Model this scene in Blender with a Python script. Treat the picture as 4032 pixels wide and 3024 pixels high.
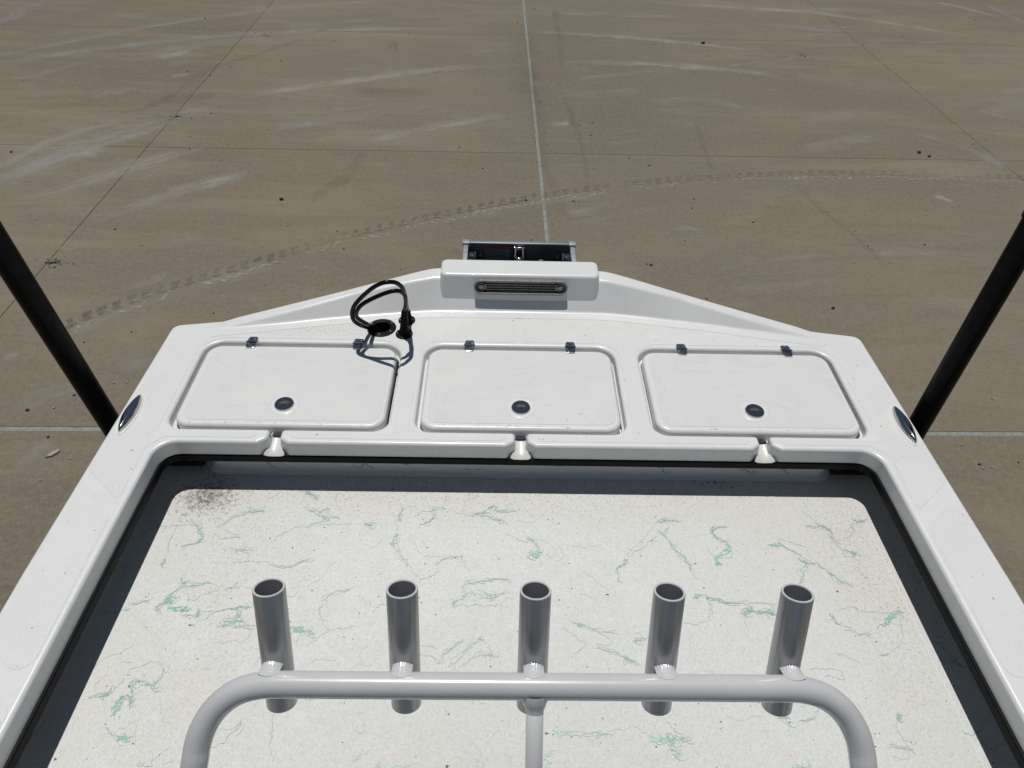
import bpy, bmesh, math, random
from mathutils import Vector, Matrix, noise
from mathutils.geometry import tessellate_polygon
R = math.radians
for o in list(bpy.data.objects): bpy.data.objects.remove(o)
scn = bpy.context.scene
col = scn.collection
random.seed(7)

# ------------------------------------------------------------------ camera, sky, sun, exposure
CAM = Vector((-0.0623, 0.0, 3.1))
FWD = Vector((0.01796168, 0.74213928, -0.67000498))
RGT = Vector((0.99971637, -0.00284965, 0.02364423))
DWN = Vector((0.01563803, -0.67023964, -0.74197997))
FPX = 2796.0
cam = bpy.data.cameras.new('camera')
cam.sensor_width = 36; cam.lens = FPX / 4032 * 36
cam.clip_start = 0.02; cam.clip_end = 2000
co = bpy.data.objects.new('camera', cam); col.objects.link(co)
M = Matrix.Identity(4)
for i in range(3):
    M[i][0] = RGT[i]; M[i][1] = -DWN[i]; M[i][2] = -FWD[i]; M[i][3] = CAM[i]
co.matrix_world = M
scn.camera = co

SUN = Vector((-0.06, 0.208, 0.976)).normalized()
w = bpy.data.worlds.new('World'); scn.world = w; w.use_nodes = True
nt = w.node_tree; bg = nt.nodes['Background']
sky = nt.nodes.new('ShaderNodeTexSky'); sky.sky_type = 'NISHITA'; sky.sun_disc = False
sky.sun_elevation = math.asin(SUN.z); sky.sun_rotation = math.atan2(SUN.x, SUN.y)
sky.air_density = 1.0; sky.dust_density = 0.6; sky.ozone_density = 1.5
nt.links.new(sky.outputs[0], bg.inputs[0]); bg.inputs[1].default_value = 0.05
sl = bpy.data.lights.new('sun', 'SUN'); sl.energy = 5.0; sl.angle = R(0.53); sl.color = (1.0, 0.975, 0.93)
so = bpy.data.objects.new('sun', sl); col.objects.link(so)
so.rotation_euler = (-SUN).to_track_quat('-Z', 'Y').to_euler(); so.location = SUN * 20
scn.view_settings.view_transform = 'Standard'; scn.view_settings.look = 'None'
scn.view_settings.exposure = -0.68; scn.view_settings.gamma = 1.0
scn.view_settings.use_curve_mapping = False

# ------------------------------------------------------------------ measuring helpers: photo point -> place on a known plane
def ray(px, py): return FWD + RGT * ((px - 2016) / FPX) + DWN * ((py - 1512) / FPX)
def at_z(px, py, z):
    d = ray(px, py); return CAM + d * ((z - CAM.z) / d.z)
def at_y(px, py, y):
    d = ray(px, py); return CAM + d * ((y - CAM.y) / d.y)

# ------------------------------------------------------------------ materials
def mat(name, base=(.8,.8,.8), rough=.5, metal=0., coat=0., spec=.5):
    m = bpy.data.materials.new(name); m.use_nodes = True
    b = m.node_tree.nodes['Principled BSDF']
    b.inputs['Base Color'].default_value = (*base, 1); b.inputs['Roughness'].default_value = rough
    b.inputs['Metallic'].default_value = metal; b.inputs['Coat Weight'].default_value = coat
    b.inputs['Coat Roughness'].default_value = .06; b.inputs['Specular IOR Level'].default_value = spec
    return m
class N:
    def __init__(s, m): s.m = m; s.t = m.node_tree; s.b = s.t.nodes['Principled BSDF']; s._pos = None
    def new(s, t, **k):
        n = s.t.nodes.new(t)
        for a, v in k.items(): setattr(n, a, v)
        return n
    def link(s, a, b): s.t.links.new(a, b)
    def pos(s):
        if s._pos is None: s._pos = s.new('ShaderNodeNewGeometry').outputs['Position']
        return s._pos
    def map(s, scale=(1,1,1), rot=(0,0,0), loc=(0,0,0)):
        n = s.new('ShaderNodeMapping'); n.inputs['Scale'].default_value = scale
        n.inputs['Rotation'].default_value = rot; n.inputs['Location'].default_value = loc
        s.link(s.pos(), n.inputs['Vector']); return n.outputs[0]
    def noise(s, scale, detail=4, rough=.6, vec=None, dist=0):
        n = s.new('ShaderNodeTexNoise'); n.inputs['Scale'].default_value = scale
        n.inputs['Detail'].default_value = detail; n.inputs['Roughness'].default_value = rough
        n.inputs['Distortion'].default_value = dist
        s.link(vec or s.pos(), n.inputs['Vector']); return n.outputs['Fac']
    def ramp(s, x, a, b, ca=0., cb=1.):
        n = s.new('ShaderNodeMapRange'); n.inputs[1].default_value = a; n.inputs[2].default_value = b
        n.inputs[3].default_value = ca; n.inputs[4].default_value = cb; n.clamp = True
        s.link(x, n.inputs[0]); return n.outputs[0]
    def math(s, op, a, b=None):
        n = s.new('ShaderNodeMath', operation=op)
        for i, v in enumerate((a, b)):
            if v is None: continue
            if isinstance(v, (int, float)): n.inputs[i].default_value = v
            else: s.link(v, n.inputs[i])
        return n.outputs[0]
    def mix(s, f, a, b):
        n = s.new('ShaderNodeMix', data_type='RGBA')
        if isinstance(f, (int, float)): n.inputs[0].default_value = f
        else: s.link(f, n.inputs[0])
        for i, v in ((6, a), (7, b)):
            if isinstance(v, tuple): n.inputs[i].default_value = (*v, 1)
            else: s.link(v, n.inputs[i])
        return n.outputs[2]
    def bump(s, h, strength, dist):
        n = s.new('ShaderNodeBump'); n.inputs['Strength'].default_value = strength
        n.inputs['Distance'].default_value = dist; s.link(h, n.inputs['Height'])
        s.link(n.outputs[0], s.b.inputs['Normal']); return n.outputs[0]
    def dist(s, p, sc=(1,1,1)):
        v = s.new('ShaderNodeVectorMath', operation='SUBTRACT'); s.link(s.pos(), v.inputs[0]); v.inputs[1].default_value = p
        v2 = s.new('ShaderNodeVectorMath', operation='MULTIPLY'); s.link(v.outputs[0], v2.inputs[0]); v2.inputs[1].default_value = sc
        l = s.new('ShaderNodeVectorMath', operation='LENGTH'); s.link(v2.outputs[0], l.inputs[0]); return l.outputs['Value']

WHITE = (.715, .722, .712)
gel = mat('white_gelcoat', WHITE, .34, coat=.12)
n = N(gel)
c = n.mix(n.ramp(n.noise(7, 5), .35, .75), WHITE, (.68, .688, .68))
c = n.mix(n.ramp(n.noise(420, 2), .66, .74), c, (.56, .55, .52))
c = n.mix(n.ramp(n.noise(14, 6, .75, n.map((1, 3, 1)), 1.2), .52, .66, 0, .35), c, (.63, .625, .60))
n.link(c, n.b.inputs['Base Color']); n.link(n.ramp(n.noise(30, 4), .3, .7, .24, .38), n.b.inputs['Roughness'])
n.bump(n.noise(18, 3), .12, .0015)

skid = mat('nonskid_gelcoat', WHITE, .55, coat=0)
n = N(skid)
f1 = n.noise(900, 2, .5); f2 = n.noise(260, 3)
c = n.mix(n.ramp(n.noise(9, 5), .35, .7), (.705, .712, .70), (.665, .67, .66))
c = n.mix(n.ramp(f2, .35, .7, 0, .5), c, (.57, .575, .565))
st = n.ramp(n.dist((-.62, 1.80, 1.70), (1, 5.5, 1)), .05, .34, 1, 0)
st = n.math('MAXIMUM', st, n.math('MULTIPLY', n.ramp(n.dist((.45, 1.85, 1.7), (1, 7, 1)), .05, .45, 1, 0), .6))
st = n.math('MULTIPLY', st, n.ramp(n.noise(120, 5, .7), .44, .62))
c = n.mix(n.math('MULTIPLY', st, .5), c, (.40, .37, .32))
c = n.mix(n.ramp(n.noise(95, 2, .5), .73, .76), c, (.3, .29, .27))
n.link(c, n.b.inputs['Base Color'])
n.bump(n.math('ADD', n.math('MULTIPLY', f1, .6), f2), .45, .0011)

lidm = mat('lid_gelcoat', (.70, .70, .68), .4, coat=.15)
n = N(lidm)
c = n.mix(n.ramp(n.noise(6, 6), .4, .62), (.685, .687, .672), (.65, .654, .645))
c = n.mix(n.ramp(n.noise(300, 3), .35, .7, 0, .5), c, (.58, .585, .58))
sm = n.noise(5, 3, .5, n.map((1, 2.2, 1), (0, 0, .5)), 1.5)
c = n.mix(n.math('MULTIPLY', n.ramp(sm, .60, .63), .35), c, (.76, .77, .77))
c = n.mix(n.ramp(n.noise(80, 2, .5), .735, .76), c, (.35, .33, .30))
n.link(c, n.b.inputs['Base Color']); n.bump(n.noise(420, 3), .35, .001)
n.link(n.ramp(sm, .5, .65, .5, .28), n.b.inputs['Roughness'])

cream = mat('cream_gelcoat', (.70, .69, .655), .3, coat=.2)
floorm = mat('cockpit_floor_paint', (.72, .72, .69), .42)
n = N(floorm)
big = n.noise(2.2, 5, .6)
c = n.mix(n.ramp(big, .38, .66), (.665, .68, .665), (.665, .66, .63))
c = n.mix(n.ramp(n.noise(190, 4, .7), .42, .66, 0, .7), c, (.54, .545, .515))
c = n.mix(n.ramp(n.noise(60, 4, .7), .60, .72, 0, .55), c, (.50, .475, .43))
edge = n.ramp(n.dist((-.15, 1.285, 1.54), (.8, 6.5, 1)), .1, 1.05, 1, 0)
side = n.ramp(n.dist((-.72, 1.0, 1.54), (2.5, 1, 1)), .1, .7, 1, 0)
stain = n.math('MAXIMUM', edge, n.math('MULTIPLY', side, .6))
stain = n.math('MAXIMUM', stain, n.ramp(n.dist((.88, 1.1, 1.54), (3, .6, 1)), .05, .5, .8, 0))
stf = n.math('MULTIPLY', stain, n.ramp(n.noise(9, 6, .7), .38, .64))
c = n.mix(n.math('MULTIPLY', stf, .5), c, (.60, .55, .48))
stf2 = n.math('MULTIPLY', stain, n.ramp(n.noise(130, 5, .75), .53, .66))
c = n.mix(n.math('MULTIPLY', stf2, .7), c, (.24, .19, .14))
mil = n.ramp(n.dist((-.86, 1.25, 1.54), (1, 1.2, 1)), .01, .17, 1, 0)
mil = n.math('ADD', n.math('MULTIPLY', mil, .33), n.noise(85, 6, .8))
c = n.mix(n.ramp(mil, .66, .88, 0, .9), c, (.085, .068, .05))
m2 = n.ramp(n.dist((-.38, 1.335, 1.54), (.35, 2, 1)), .0, .13, 1, 0)
m3 = n.ramp(n.dist((.55, 1.32, 1.54), (.4, 2, 1)), .0, .13, 1, 0)
m2 = n.math('ADD', n.math('MULTIPLY', n.math('MAXIMUM', m2, m3), .25), n.noise(80, 5, .75))
c = n.mix(n.ramp(m2, .76, .84, 0, .8), c, (.06, .05, .04))
c = n.mix(n.ramp(n.noise(75, 2, .5), .745, .765), c, (.12, .10, .08))
n.link(c, n.b.inputs['Base Color'])
n.link(n.ramp(n.noise(25, 4), .3, .7, .3, .5), n.b.inputs['Roughness'])
# the laid-up resin gets rougher towards the helm
near = n.ramp(n.dist((0, .45, 1.54), (.6, 1, 1)), .1, .8, 1, .35)
n.bump(n.math('MULTIPLY', n.math('ADD', n.noise(140, 4, .7), n.math('MULTIPLY', n.noise(520, 2), .35)), near), .75, .0035)

wallm = mat('cockpit_wall_gelcoat', (.86, .86, .83), .4)
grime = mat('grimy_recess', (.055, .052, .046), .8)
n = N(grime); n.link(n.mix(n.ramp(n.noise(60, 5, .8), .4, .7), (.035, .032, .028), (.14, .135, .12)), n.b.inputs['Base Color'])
teal = mat('teal_paint_splatter', (.20, .47, .37), .4)
n = N(teal); c = n.mix(n.ramp(n.noise(160, 3), .4, .65), (.26, .49, .41), (.40, .59, .52)); n.link(c, n.b.inputs['Base Color'])
teal2 = mat('faded_grey_green_splatter', (.37, .46, .41), .45)
greyv = mat('grey_splatter', (.40, .40, .38), .5)
chrome = mat('polished_steel', (.56, .54, .50), .10, metal=1)
n = N(chrome); n.bump(n.noise(60, 3), .35, .002)
galv = mat('grey_metal', (.36, .36, .36), .5, metal=.5)
n = N(galv); n.link(n.mix(n.ramp(n.noise(60, 4), .4, .7), (.30, .33, .37), (.42, .44, .47)), n.b.inputs['Base Color'])
darkmetal = mat('dark_anodised_metal', (.06, .07, .085), .35, metal=.5)
n = N(darkmetal); n.link(n.mix(n.ramp(n.noise(14, 4), .4, .7), (.07, .08, .095), (.14, .152, .17)), n.b.inputs['Base Color'])
black = mat('black_rubber', (.007, .007, .008), .45, spec=.08)
blackp = mat('black_pipe_plastic', (.006, .006, .006), .33, spec=.07)
n = N(blackp); n.bump(n.noise(9, 3, .5, n.map((1, 1, .3))), .3, .004)
n.link(n.mix(n.ramp(n.noise(40, 5), .5, .75), (.005, .005, .005), (.011, .0105, .010)), n.b.inputs['Base Color'])
cable_m = mat('glossy_black_cable', (.005, .005, .005), .2, spec=.15)
dark = mat('dark_void', (.02, .02, .022), .7)
brown = mat('brown_latch_interior', (.075, .066, .058), .4)
rackm = mat('light_grey_powder_coat', (.43, .435, .455), .25, coat=.6)
n = N(rackm); n.bump(n.noise(260, 2), .1, .0006)
n.link(n.mix(n.ramp(n.noise(5, 3), .4, .65), (.53, .535, .54), (.56, .565, .57)), n.b.inputs['Base Color'])
weldm = mat('bright_weld_bead', (.55, .555, .56), .22, coat=.5)
n = N(weldm); n.bump(n.noise(160, 2), .6, .002)
grillem = mat('weathered_grille_metal', (.19, .19, .185), .55, metal=.3)
n = N(grillem); n.link(n.mix(n.ramp(n.noise(90, 4), .35, .7), (.16, .16, .155), (.28, .28, .27)), n.b.inputs['Base Color'])
boltm = mat('worn_steel_bolt', (.35, .34, .32), .4, metal=.8)
red = mat('red_decal', (.32, .035, .02), .5)
decal = mat('grey_decal', (.13, .16, .20), .5)
deck_print = mat('decal_print', (.03, .035, .045), .6)
alum = mat('trailer_aluminium', (.45, .46, .47), .4, metal=.9)
tyrem = mat('tyre_rubber', (.02, .02, .02), .8)

conc = mat('weathered_concrete', (.2, .17, .13), .9, spec=.25)
n = N(conc)
A = (.200, .165, .112); B = (.140, .115, .082)
c = n.mix(n.ramp(n.noise(.35, 4, .6), .38, .62), A, B)
c = n.mix(n.ramp(n.noise(.9, 5, .6, n.map((.5, 1.6, 1), (0, 0, .2))), .42, .70, 0, 1), c, (.138, .122, .100))
c = n.mix(n.ramp(n.noise(.7, 6, .65, n.map((.45, 1.9, 1), (0, 0, -.15), (9, 4, 0)), 1.2), .50, .66, 0, .75), c, (.235, .203, .148))
c = n.mix(n.ramp(n.noise(1.3, 7, .7, n.map((.4, 2.4, 1), (0, 0, .05), (2, 14, 0)), 1.6), .50, .68, 0, .7), c, (.125, .106, .082))
seam = n.ramp(n.dist((.9, 9.6, 0), (1, .32, 0)), .1, 2.3, 1, 0)
c = n.mix(n.math('MULTIPLY', seam, n.ramp(n.noise(1.7, 5, .7), .25, .6, .35, 1.)), c, (.112, .108, .092))
wr = n.ramp(n.dist((0, 3.4, 0), (.35, .8, 0)), .3, 2.2, .55, 0)
c = n.mix(wr, c, (.150, .124, .098))
sc = n.noise(2.6, 6, .75, n.map((.5, 2.0, 1), (0, 0, .12)), .9)
c = n.mix(n.ramp(sc, .56, .74, 0, .4), c, (.285, .262, .225))
sc2 = n.noise(2.2, 6, .75, n.map((.5, 1.9, 1), (0, 0, -.22)), .9)
c = n.mix(n.ramp(sc2, .60, .74, 0, .35), c, (.12, .105, .085))
c = n.mix(n.ramp(n.noise(24, 6, .85), .42, .68, 0, .75), c, (.25, .213, .152))
c = n.mix(n.ramp(n.noise(95, 4, .85), .50, .66, 0, .7), c, (.10, .085, .066))
c = n.mix(n.ramp(n.noise(9, 6, .85, None, 1.), .60, .70, 0, .4), c, (.30, .275, .235))
c = n.mix(n.ramp(n.noise(210, 3, .8), .56, .66, 0, .6), c, (.09, .077, .06))
c = n.mix(n.ramp(n.noise(190, 3, .8, n.map((1, 1, 1), (0, 0, 0), (3, 1, 0))), .58, .66, 0, .6), c, (.32, .285, .225))
oi = n.new('ShaderNodeObjectInfo')
c = n.mix(n.math('MULTIPLY', oi.outputs['Random'], .22), c, (.235, .205, .155))
n.link(c, n.b.inputs['Base Color'])
n.bump(n.math('ADD', n.noise(60, 6, .75), n.math('MULTIPLY', n.noise(1.2, 4), 2.5)), .55, .006)

sealm = mat('grey_joint_sealant', (.24, .255, .225), .7)
n = N(sealm); n.link(n.mix(n.ramp(n.noise(30, 5), .4, .68), (.25, .265, .235), (.16, .16, .14)), n.b.inputs['Base Color'])
earth = mat('dark_joint_grime', (.05, .042, .033), .95)

def stain_mat(name, base, lo, hi, amt, sc=1., fine=120):
    """a thin deposit lying on the slab: worn through by noise, thinning out to its rims"""
    m = mat(name, base, .9, spec=.2); n = N(m)
    uv = n.new('ShaderNodeUVMap', uv_map='UVMap').outputs[0]
    sp2 = n.new('ShaderNodeSeparateXYZ'); n.link(n.new('ShaderNodeUVMap', uv_map='End').outputs[0], sp2.inputs[0])
    ends = n.ramp(n.math('ABSOLUTE', n.math('SUBTRACT', sp2.outputs[0], .5)), .5, .22)
    sp = n.new('ShaderNodeSeparateXYZ'); n.link(uv, sp.inputs[0])
    d = n.math('ABSOLUTE', n.math('SUBTRACT', sp.outputs[1], .5))
    rim = n.ramp(d, .5, .25)
    mp = n.new('ShaderNodeMapping'); mp.inputs['Scale'].default_value = (1.6 * sc, 8 * sc, 1); n.link(uv, mp.inputs[0])
    lo_n = n.noise(1.0, 6, .72, mp.outputs[0], .4)
    f = n.math('ADD', n.math('MULTIPLY', n.noise(fine, 5, .85), .5), n.math('MULTIPLY', n.noise(22, 5, .8), .5))
    br = n.noise(2.2, 5, .7, n.map((1, 1, 1), (0, 0, 0), (sc, 0, 0)))
    k = n.math('ADD', n.math('MULTIPLY', lo_n, .34), n.math('MULTIPLY', f, .34))
    k = n.math('ADD', k, n.math('MULTIPLY', br, .32))
    k = n.math('SUBTRACT', k, n.math('MULTIPLY', n.math('SUBTRACT', 1., n.math('MULTIPLY', ends, n.ramp(d, .5, .1))), .13))
    k = n.math('MULTIPLY', n.math('MULTIPLY', n.ramp(k, lo, hi), rim), n.ramp(ends, 0, .4))
    # ends
    n.link(n.math('MULTIPLY', k, amt), n.b.inputs['Alpha'])
    return m
dustm = stain_mat('pale_dust_scrape', (.39, .365, .315), .395, .60, .75)
dust2 = stain_mat('faint_dust_scrape', (.32, .29, .24), .38, .60, .7)
dustb = stain_mat('bluish_scrape', (.34, .335, .30), .38, .60, .65)
pinkm = stain_mat('faded_pink_paint', (.33, .265, .265), .40, .55, .65)
darkst = stain_mat('dark_tyre_smear', (.11, .095, .076), .42, .66, .22)
treadd = mat('tread_print_dark', (.142, .119, .090), .9, spec=.2)  # darker lug marks, patchy and fainter to the right
n = N(treadd); sx3 = n.new('ShaderNodeSeparateXYZ'); n.link(n.pos(), sx3.inputs[0])
pv = n.ramp(n.noise(1.6, 4, .7), .38, .62, .12, 1.)
n.link(n.math('MULTIPLY', n.math('MULTIPLY', n.ramp(n.noise(70, 6, .8), .40, .60, .05, .95), pv), n.ramp(sx3.outputs[0], -2.2, 1.4, .95, .4)), n.b.inputs['Alpha'])
treadl = mat('tread_print_dust', (.42, .385, .335), .9, spec=.2)
n = N(treadl); n.link(n.ramp(n.noise(30, 5, .7), .42, .62, .0, .75), n.b.inputs['Alpha'])
stonem = mat('pale_stone', (.33, .29, .25), .9)
stoned = mat('dark_stone', (.05, .045, .04), .9)

# ------------------------------------------------------------------ mesh helpers
def obj(name, bm, mats, parent=None, smooth=False, label=None, kind=None, angle=None):
    me = bpy.data.meshes.new(name)
    if isinstance(bm, bmesh.types.BMesh): bm.to_mesh(me); bm.free()
    else: me.from_pydata(*bm)
    if not isinstance(mats, (list, tuple)): mats = [mats]
    for m in mats: me.materials.append(m)
    if smooth:
        for p in me.polygons: p.use_smooth = True
        if angle: me.set_sharp_from_angle(angle=R(angle))
    o = bpy.data.objects.new(name, me); col.objects.link(o)
    if parent: o.parent = parent
    if label: o['label'] = label
    if kind: o['kind'] = kind
    return o
def thing(name, label, cat, loc=(0,0,0), group=None):
    o = bpy.data.objects.new(name, None); col.objects.link(o); o.location = loc
    o.empty_display_size = .1
    o['label'] = label; o['category'] = cat
    if group: o['group'] = group
    return o

def fillet(pts, rad, seg=6):
    """round each corner; rad a number or list"""
    n_ = len(pts); out = []
    if isinstance(rad, (int, float)): rad = [rad] * n_
    for i in range(n_):
        p = Vector(pts[i]); a = Vector(pts[i-1]); b = Vector(pts[(i+1) % n_]); r = rad[i]
        u = (a - p); v = (b - p); lu, lv = u.length, v.length; u.normalize(); v.normalize()
        ang = u.angle(v)
        if r <= 0 or ang > math.pi - .02: out.append(p.copy()); continue
        t = min(r / math.tan(ang / 2), lu * .49, lv * .49); r = t * math.tan(ang / 2)
        c = p + (u + v).normalized() * (r / math.sin(ang / 2))
        s = p + u * t - c; e = p + v * t - c
        tot = s.angle(e); sgn = 1 if s.x * e.y - s.y * e.x > 0 else -1
        k = max(2, seg)
        for j in range(k + 1):
            a_ = sgn * tot * j / k; ca, sa = math.cos(a_), math.sin(a_)
            out.append(c + Vector((s.x * ca - s.y * sa, s.x * sa + s.y * ca)))
    res = [out[0]]
    for q in out[1:]:
        if (q - res[-1]).length > 1e-4: res.append(q)
    if (res[0] - res[-1]).length < 1e-4: res.pop()
    return res
def area(p): return sum(p[i-1].x * p[i].y - p[i].x * p[i-1].y for i in range(len(p))) / 2
def offs(p, d):
    """move outline outwards by d (p counter-clockwise)"""
    out = []; n_ = len(p)
    for i in range(n_):
        e1 = (p[i] - p[i-1]).normalized(); e2 = (p[(i+1) % n_] - p[i]).normalized()
        n1 = Vector((e1.y, -e1.x)); n2 = Vector((e2.y, -e2.x)); m_ = n1 + n2
        if m_.length < 1e-6: m_ = n1
        m_.normalize(); k = max(.35, m_.dot(n1)); out.append(p[i] + m_ * (d / k))
    return out
def plate(outer, holes, z1, z0, bev=.01, seg=5, draft=0., hole_z0=None, cap_bottom=False, flare=None):
    """flat-topped moulded plate: rounded rim to its outside and round each hole, walls with draft"""
    loops = [(outer if area(outer) > 0 else outer[::-1], 1)] + [(h if area(h) > 0 else h[::-1], -1) for h in holes]
    V = []; Fc = []; Nn = []; caps = []
    for lp, sg in loops:
        prof = []
        for j in range(seg + 1):
            a = math.pi / 2 * j / seg
            prof.append((-bev + bev * math.sin(a), z1 - bev + bev * math.cos(a), a))
        zb = z0
        prof.append((draft * (z1 - bev - zb), zb, math.pi / 2))
        rings = []
        for d, z, a in prof:
            q = offs(lp, sg * d); rings.append(len(V))
            nn = offs(lp, sg * 1.0)
            for i, p in enumerate(q):
                V.append((p.x, p.y, z)); dv = (nn[i] - lp[i]).normalized()
                Nn.append((dv.x * math.sin(a), dv.y * math.sin(a), math.cos(a)))
        m_ = len(lp)
        for r_ in range(len(rings) - 1):
            a0, b0 = rings[r_], rings[r_+1]
            for i in range(m_):
                k = (i + 1) % m_
                f = (a0 + i, b0 + i, b0 + k, a0 + k)
                Fc.append(f if sg > 0 else f[::-1])
        caps.append((rings[0], m_))
        if cap_bottom: caps[-1] = caps[-1] + (rings[-1],)
    polys = [[Vector(V[c_[0] + i]) for i in range(c_[1])] for c_ in caps]
    idx = [c_[0] + i for c_ in caps for i in range(c_[1])]
    ncap = 0
    for t in tessellate_polygon(polys):
        f = [idx[i] for i in t]
        a, b, c_ = [Vector(V[i]) for i in f]
        if (b - a).cross(c_ - a).z < 0: f = f[::-1]
        Fc.append(tuple(f)); ncap += 1
        if cap_bottom:
            pass
    if cap_bottom:
        m_ = caps[0][1]; Fc.append(tuple(caps[0][2] + i for i in range(m_))[::-1])
    return V, Fc, Nn
def plate_obj(name, m, parent, *a, label=None, kind=None, **k):
    V, Fc, Nn = plate(*a, **k)
    o = obj(name, (V, [], Fc), m, parent, True, label, kind)
    try: o.data.normals_split_custom_set_from_vertices(Nn)
    except Exception as e: print('normals', e)
    return o
def rect(x0, y0, x1, y1, r, seg=8): return fillet([(x0,y0),(x1,y0),(x1,y1),(x0,y1)], r, seg)
def mirror(p): return [Vector((-q[0], q[1])) for q in p][::-1]

def frame(d):
    d = d.normalized(); u = d.orthogonal().normalized(); return u, d.cross(u)
def tube_bm(bm, pts, rad, seg=20, closed=False, caps=True):
    """round tube along points; parallel-transported frame"""
    pts = [Vector(p) for p in pts]; n_ = len(pts)
    if isinstance(rad, (int, float)): rad = [rad] * n_
    rings = []; u = None
    for i, p in enumerate(pts):
        d = (pts[min(i+1, n_-1)] - pts[max(i-1, 0)]).normalized()
        if u is None: u, v = frame(d)
        else:
            u = (u - d * u.dot(d)).normalized(); v = d.cross(u)
        rings.append([bm.verts.new(p + (u * math.cos(2*math.pi*k/seg) + v * math.sin(2*math.pi*k/seg)) * rad[i]) for k in range(seg)])
    for a, b in zip(rings, rings[1:]):
        for k in range(seg): bm.faces.new((a[k], a[(k+1) % seg], b[(k+1) % seg], b[k]))
    if caps: bm.faces.new(rings[0][::-1]); bm.faces.new(rings[-1])
    return bm
def smooth_path(pts, sub=6):
    pts = [Vector(p) for p in pts]; out = []
    for i in range(len(pts) - 1):
        p0 = pts[max(i-1, 0)]; p1 = pts[i]; p2 = pts[i+1]; p3 = pts[min(i+2, len(pts)-1)]
        for j in range(sub):
            t = j / sub
            out.append(.5 * ((2*p1) + (p2-p0)*t + (2*p0-5*p1+4*p2-p3)*t*t + (3*p1-p0-3*p2+p3)*t**3))
    out.append(pts[-1]); return out
def box_bm(bm, c, s, rot=None, bev=0):
    r_ = bmesh.ops.create_cube(bm, size=1)
    vs = r_['verts']
    for v in vs: v.co = Vector((v.co.x * s[0], v.co.y * s[1], v.co.z * s[2]))
    if bev:
        es = list({e for v in vs for e in v.link_edges})
        rb = bmesh.ops.bevel(bm, geom=es, offset=bev, segments=2, affect='EDGES', profile=.6)
        vs = list({v for f in rb['faces'] for v in f.verts} | {v for v in vs if v.is_valid})
    for v in vs:
        if rot: v.co = rot @ v.co
        v.co += Vector(c)
    return vs
def lathe_bm(bm, prof, c=(0,0,0), seg=32, rot=None, mi=0):
    c = Vector(c); rings = []
    for r_, z in prof:
        if r_ < 1e-6: p = Vector((0, 0, z)); rings.append([bm.verts.new((rot @ p if rot else p) + c)])
        else:
            rr = []
            for k in range(seg):
                a = 2 * math.pi * k / seg; p = Vector((r_ * math.cos(a), r_ * math.sin(a), z))
                rr.append(bm.verts.new((rot @ p if rot else p) + c))
            rings.append(rr)
    for a, b in zip(rings, rings[1:]):
        for k in range(seg):
            if len(a) == 1 and len(b) == 1: continue
            if len(a) == 1: f = bm.faces.new((a[0], b[(k+1) % seg], b[k]))
            elif len(b) == 1: f = bm.faces.new((a[k], a[(k+1) % seg], b[0]))
            else: f = bm.faces.new((a[k], a[(k+1) % seg], b[(k+1) % seg], b[k]))
            f.material_index = mi
    return bm
def ribbon(V, Fc, pts, widths, z, mi=None, MI=None, rise=0.):
    n_ = len(pts); base = len(V)
    for i, p in enumerate(pts):
        a = pts[max(i-1, 0)]; b = pts[min(i+1, n_-1)]
        d = Vector((b[0]-a[0], b[1]-a[1])); d = d.normalized() if d.length > 1e-9 else Vector((1, 0))
        nx = Vector((-d.y, d.x)) * widths[i] / 2
        zz_ = z + rise * i / max(1, n_ - 1)
        V.append((p[0]+nx.x, p[1]+nx.y, zz_)); V.append((p[0]-nx.x, p[1]-nx.y, zz_))
    for i in range(n_ - 1):
        k = base + 2 * i; Fc.append((k, k+1, k+3, k+2))
        if MI is not None: MI.append(mi)

# ------------------------------------------------------------------ THE GROUND: concrete slabs with sealed and sawn joints
ang = 0.0125
GR = Matrix.Rotation(ang, 3, 'Z')
def G(x, y, z=0): return GR @ Vector((x, y, z))
ground = obj('ground', ([(-400,-400,-.06),(400,-400,-.06),(400,400,-.06),(-400,400,-.06)], [], [(0,1,2,3)]), conc)
ground['kind'] = 'structure'
GX = [-15.28, -11.41, -7.48, -3.55, .39, 5.185, 9.13, 13.07, 17.0]
GY = [-8.85, -4.90, -.95, 3.008, 6.95, 10.87, 14.80, 18.7]
SEALX = {.39}; SEALY = {3.008}
def gx(v): return .017 if v in SEALX else .0024
def gy(v): return .017 if v in SEALY else .0018
wobble = {}
for i in range(len(GX) - 1):
    for j in range(len(GY) - 1):
        x0 = GX[i] + gx(GX[i]); x1 = GX[i+1] - gx(GX[i+1]); y0 = GY[j] + gy(GY[j]); y1 = GY[j+1] - gy(GY[j+1])
        V, Fc, Nn = plate([Vector((x0,y0)),Vector((x1,y0)),Vector((x1,y1)),Vector((x0,y1))], [], 0, -.05, bev=.004, seg=2)
        V = [tuple(G(*v)) for v in V]
        obj('slab', (V, [], Fc), conc, ground)
xa, xb, ya, yb = GX[0]-.003, GX[-1]+.003, GY[0]-.003, GY[-1]+.003
V = [(-390,-390,0),(390,-390,0),(390,390,0),(-390,390,0)] + [tuple(G(*q)) for q in ((xa,ya),(xb,ya),(xb,yb),(xa,yb))]
obj('outer_pavement', (V, [], [(0,1,5,4),(1,2,6,5),(2,3,7,6),(3,0,4,7)]), conc, ground)
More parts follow.
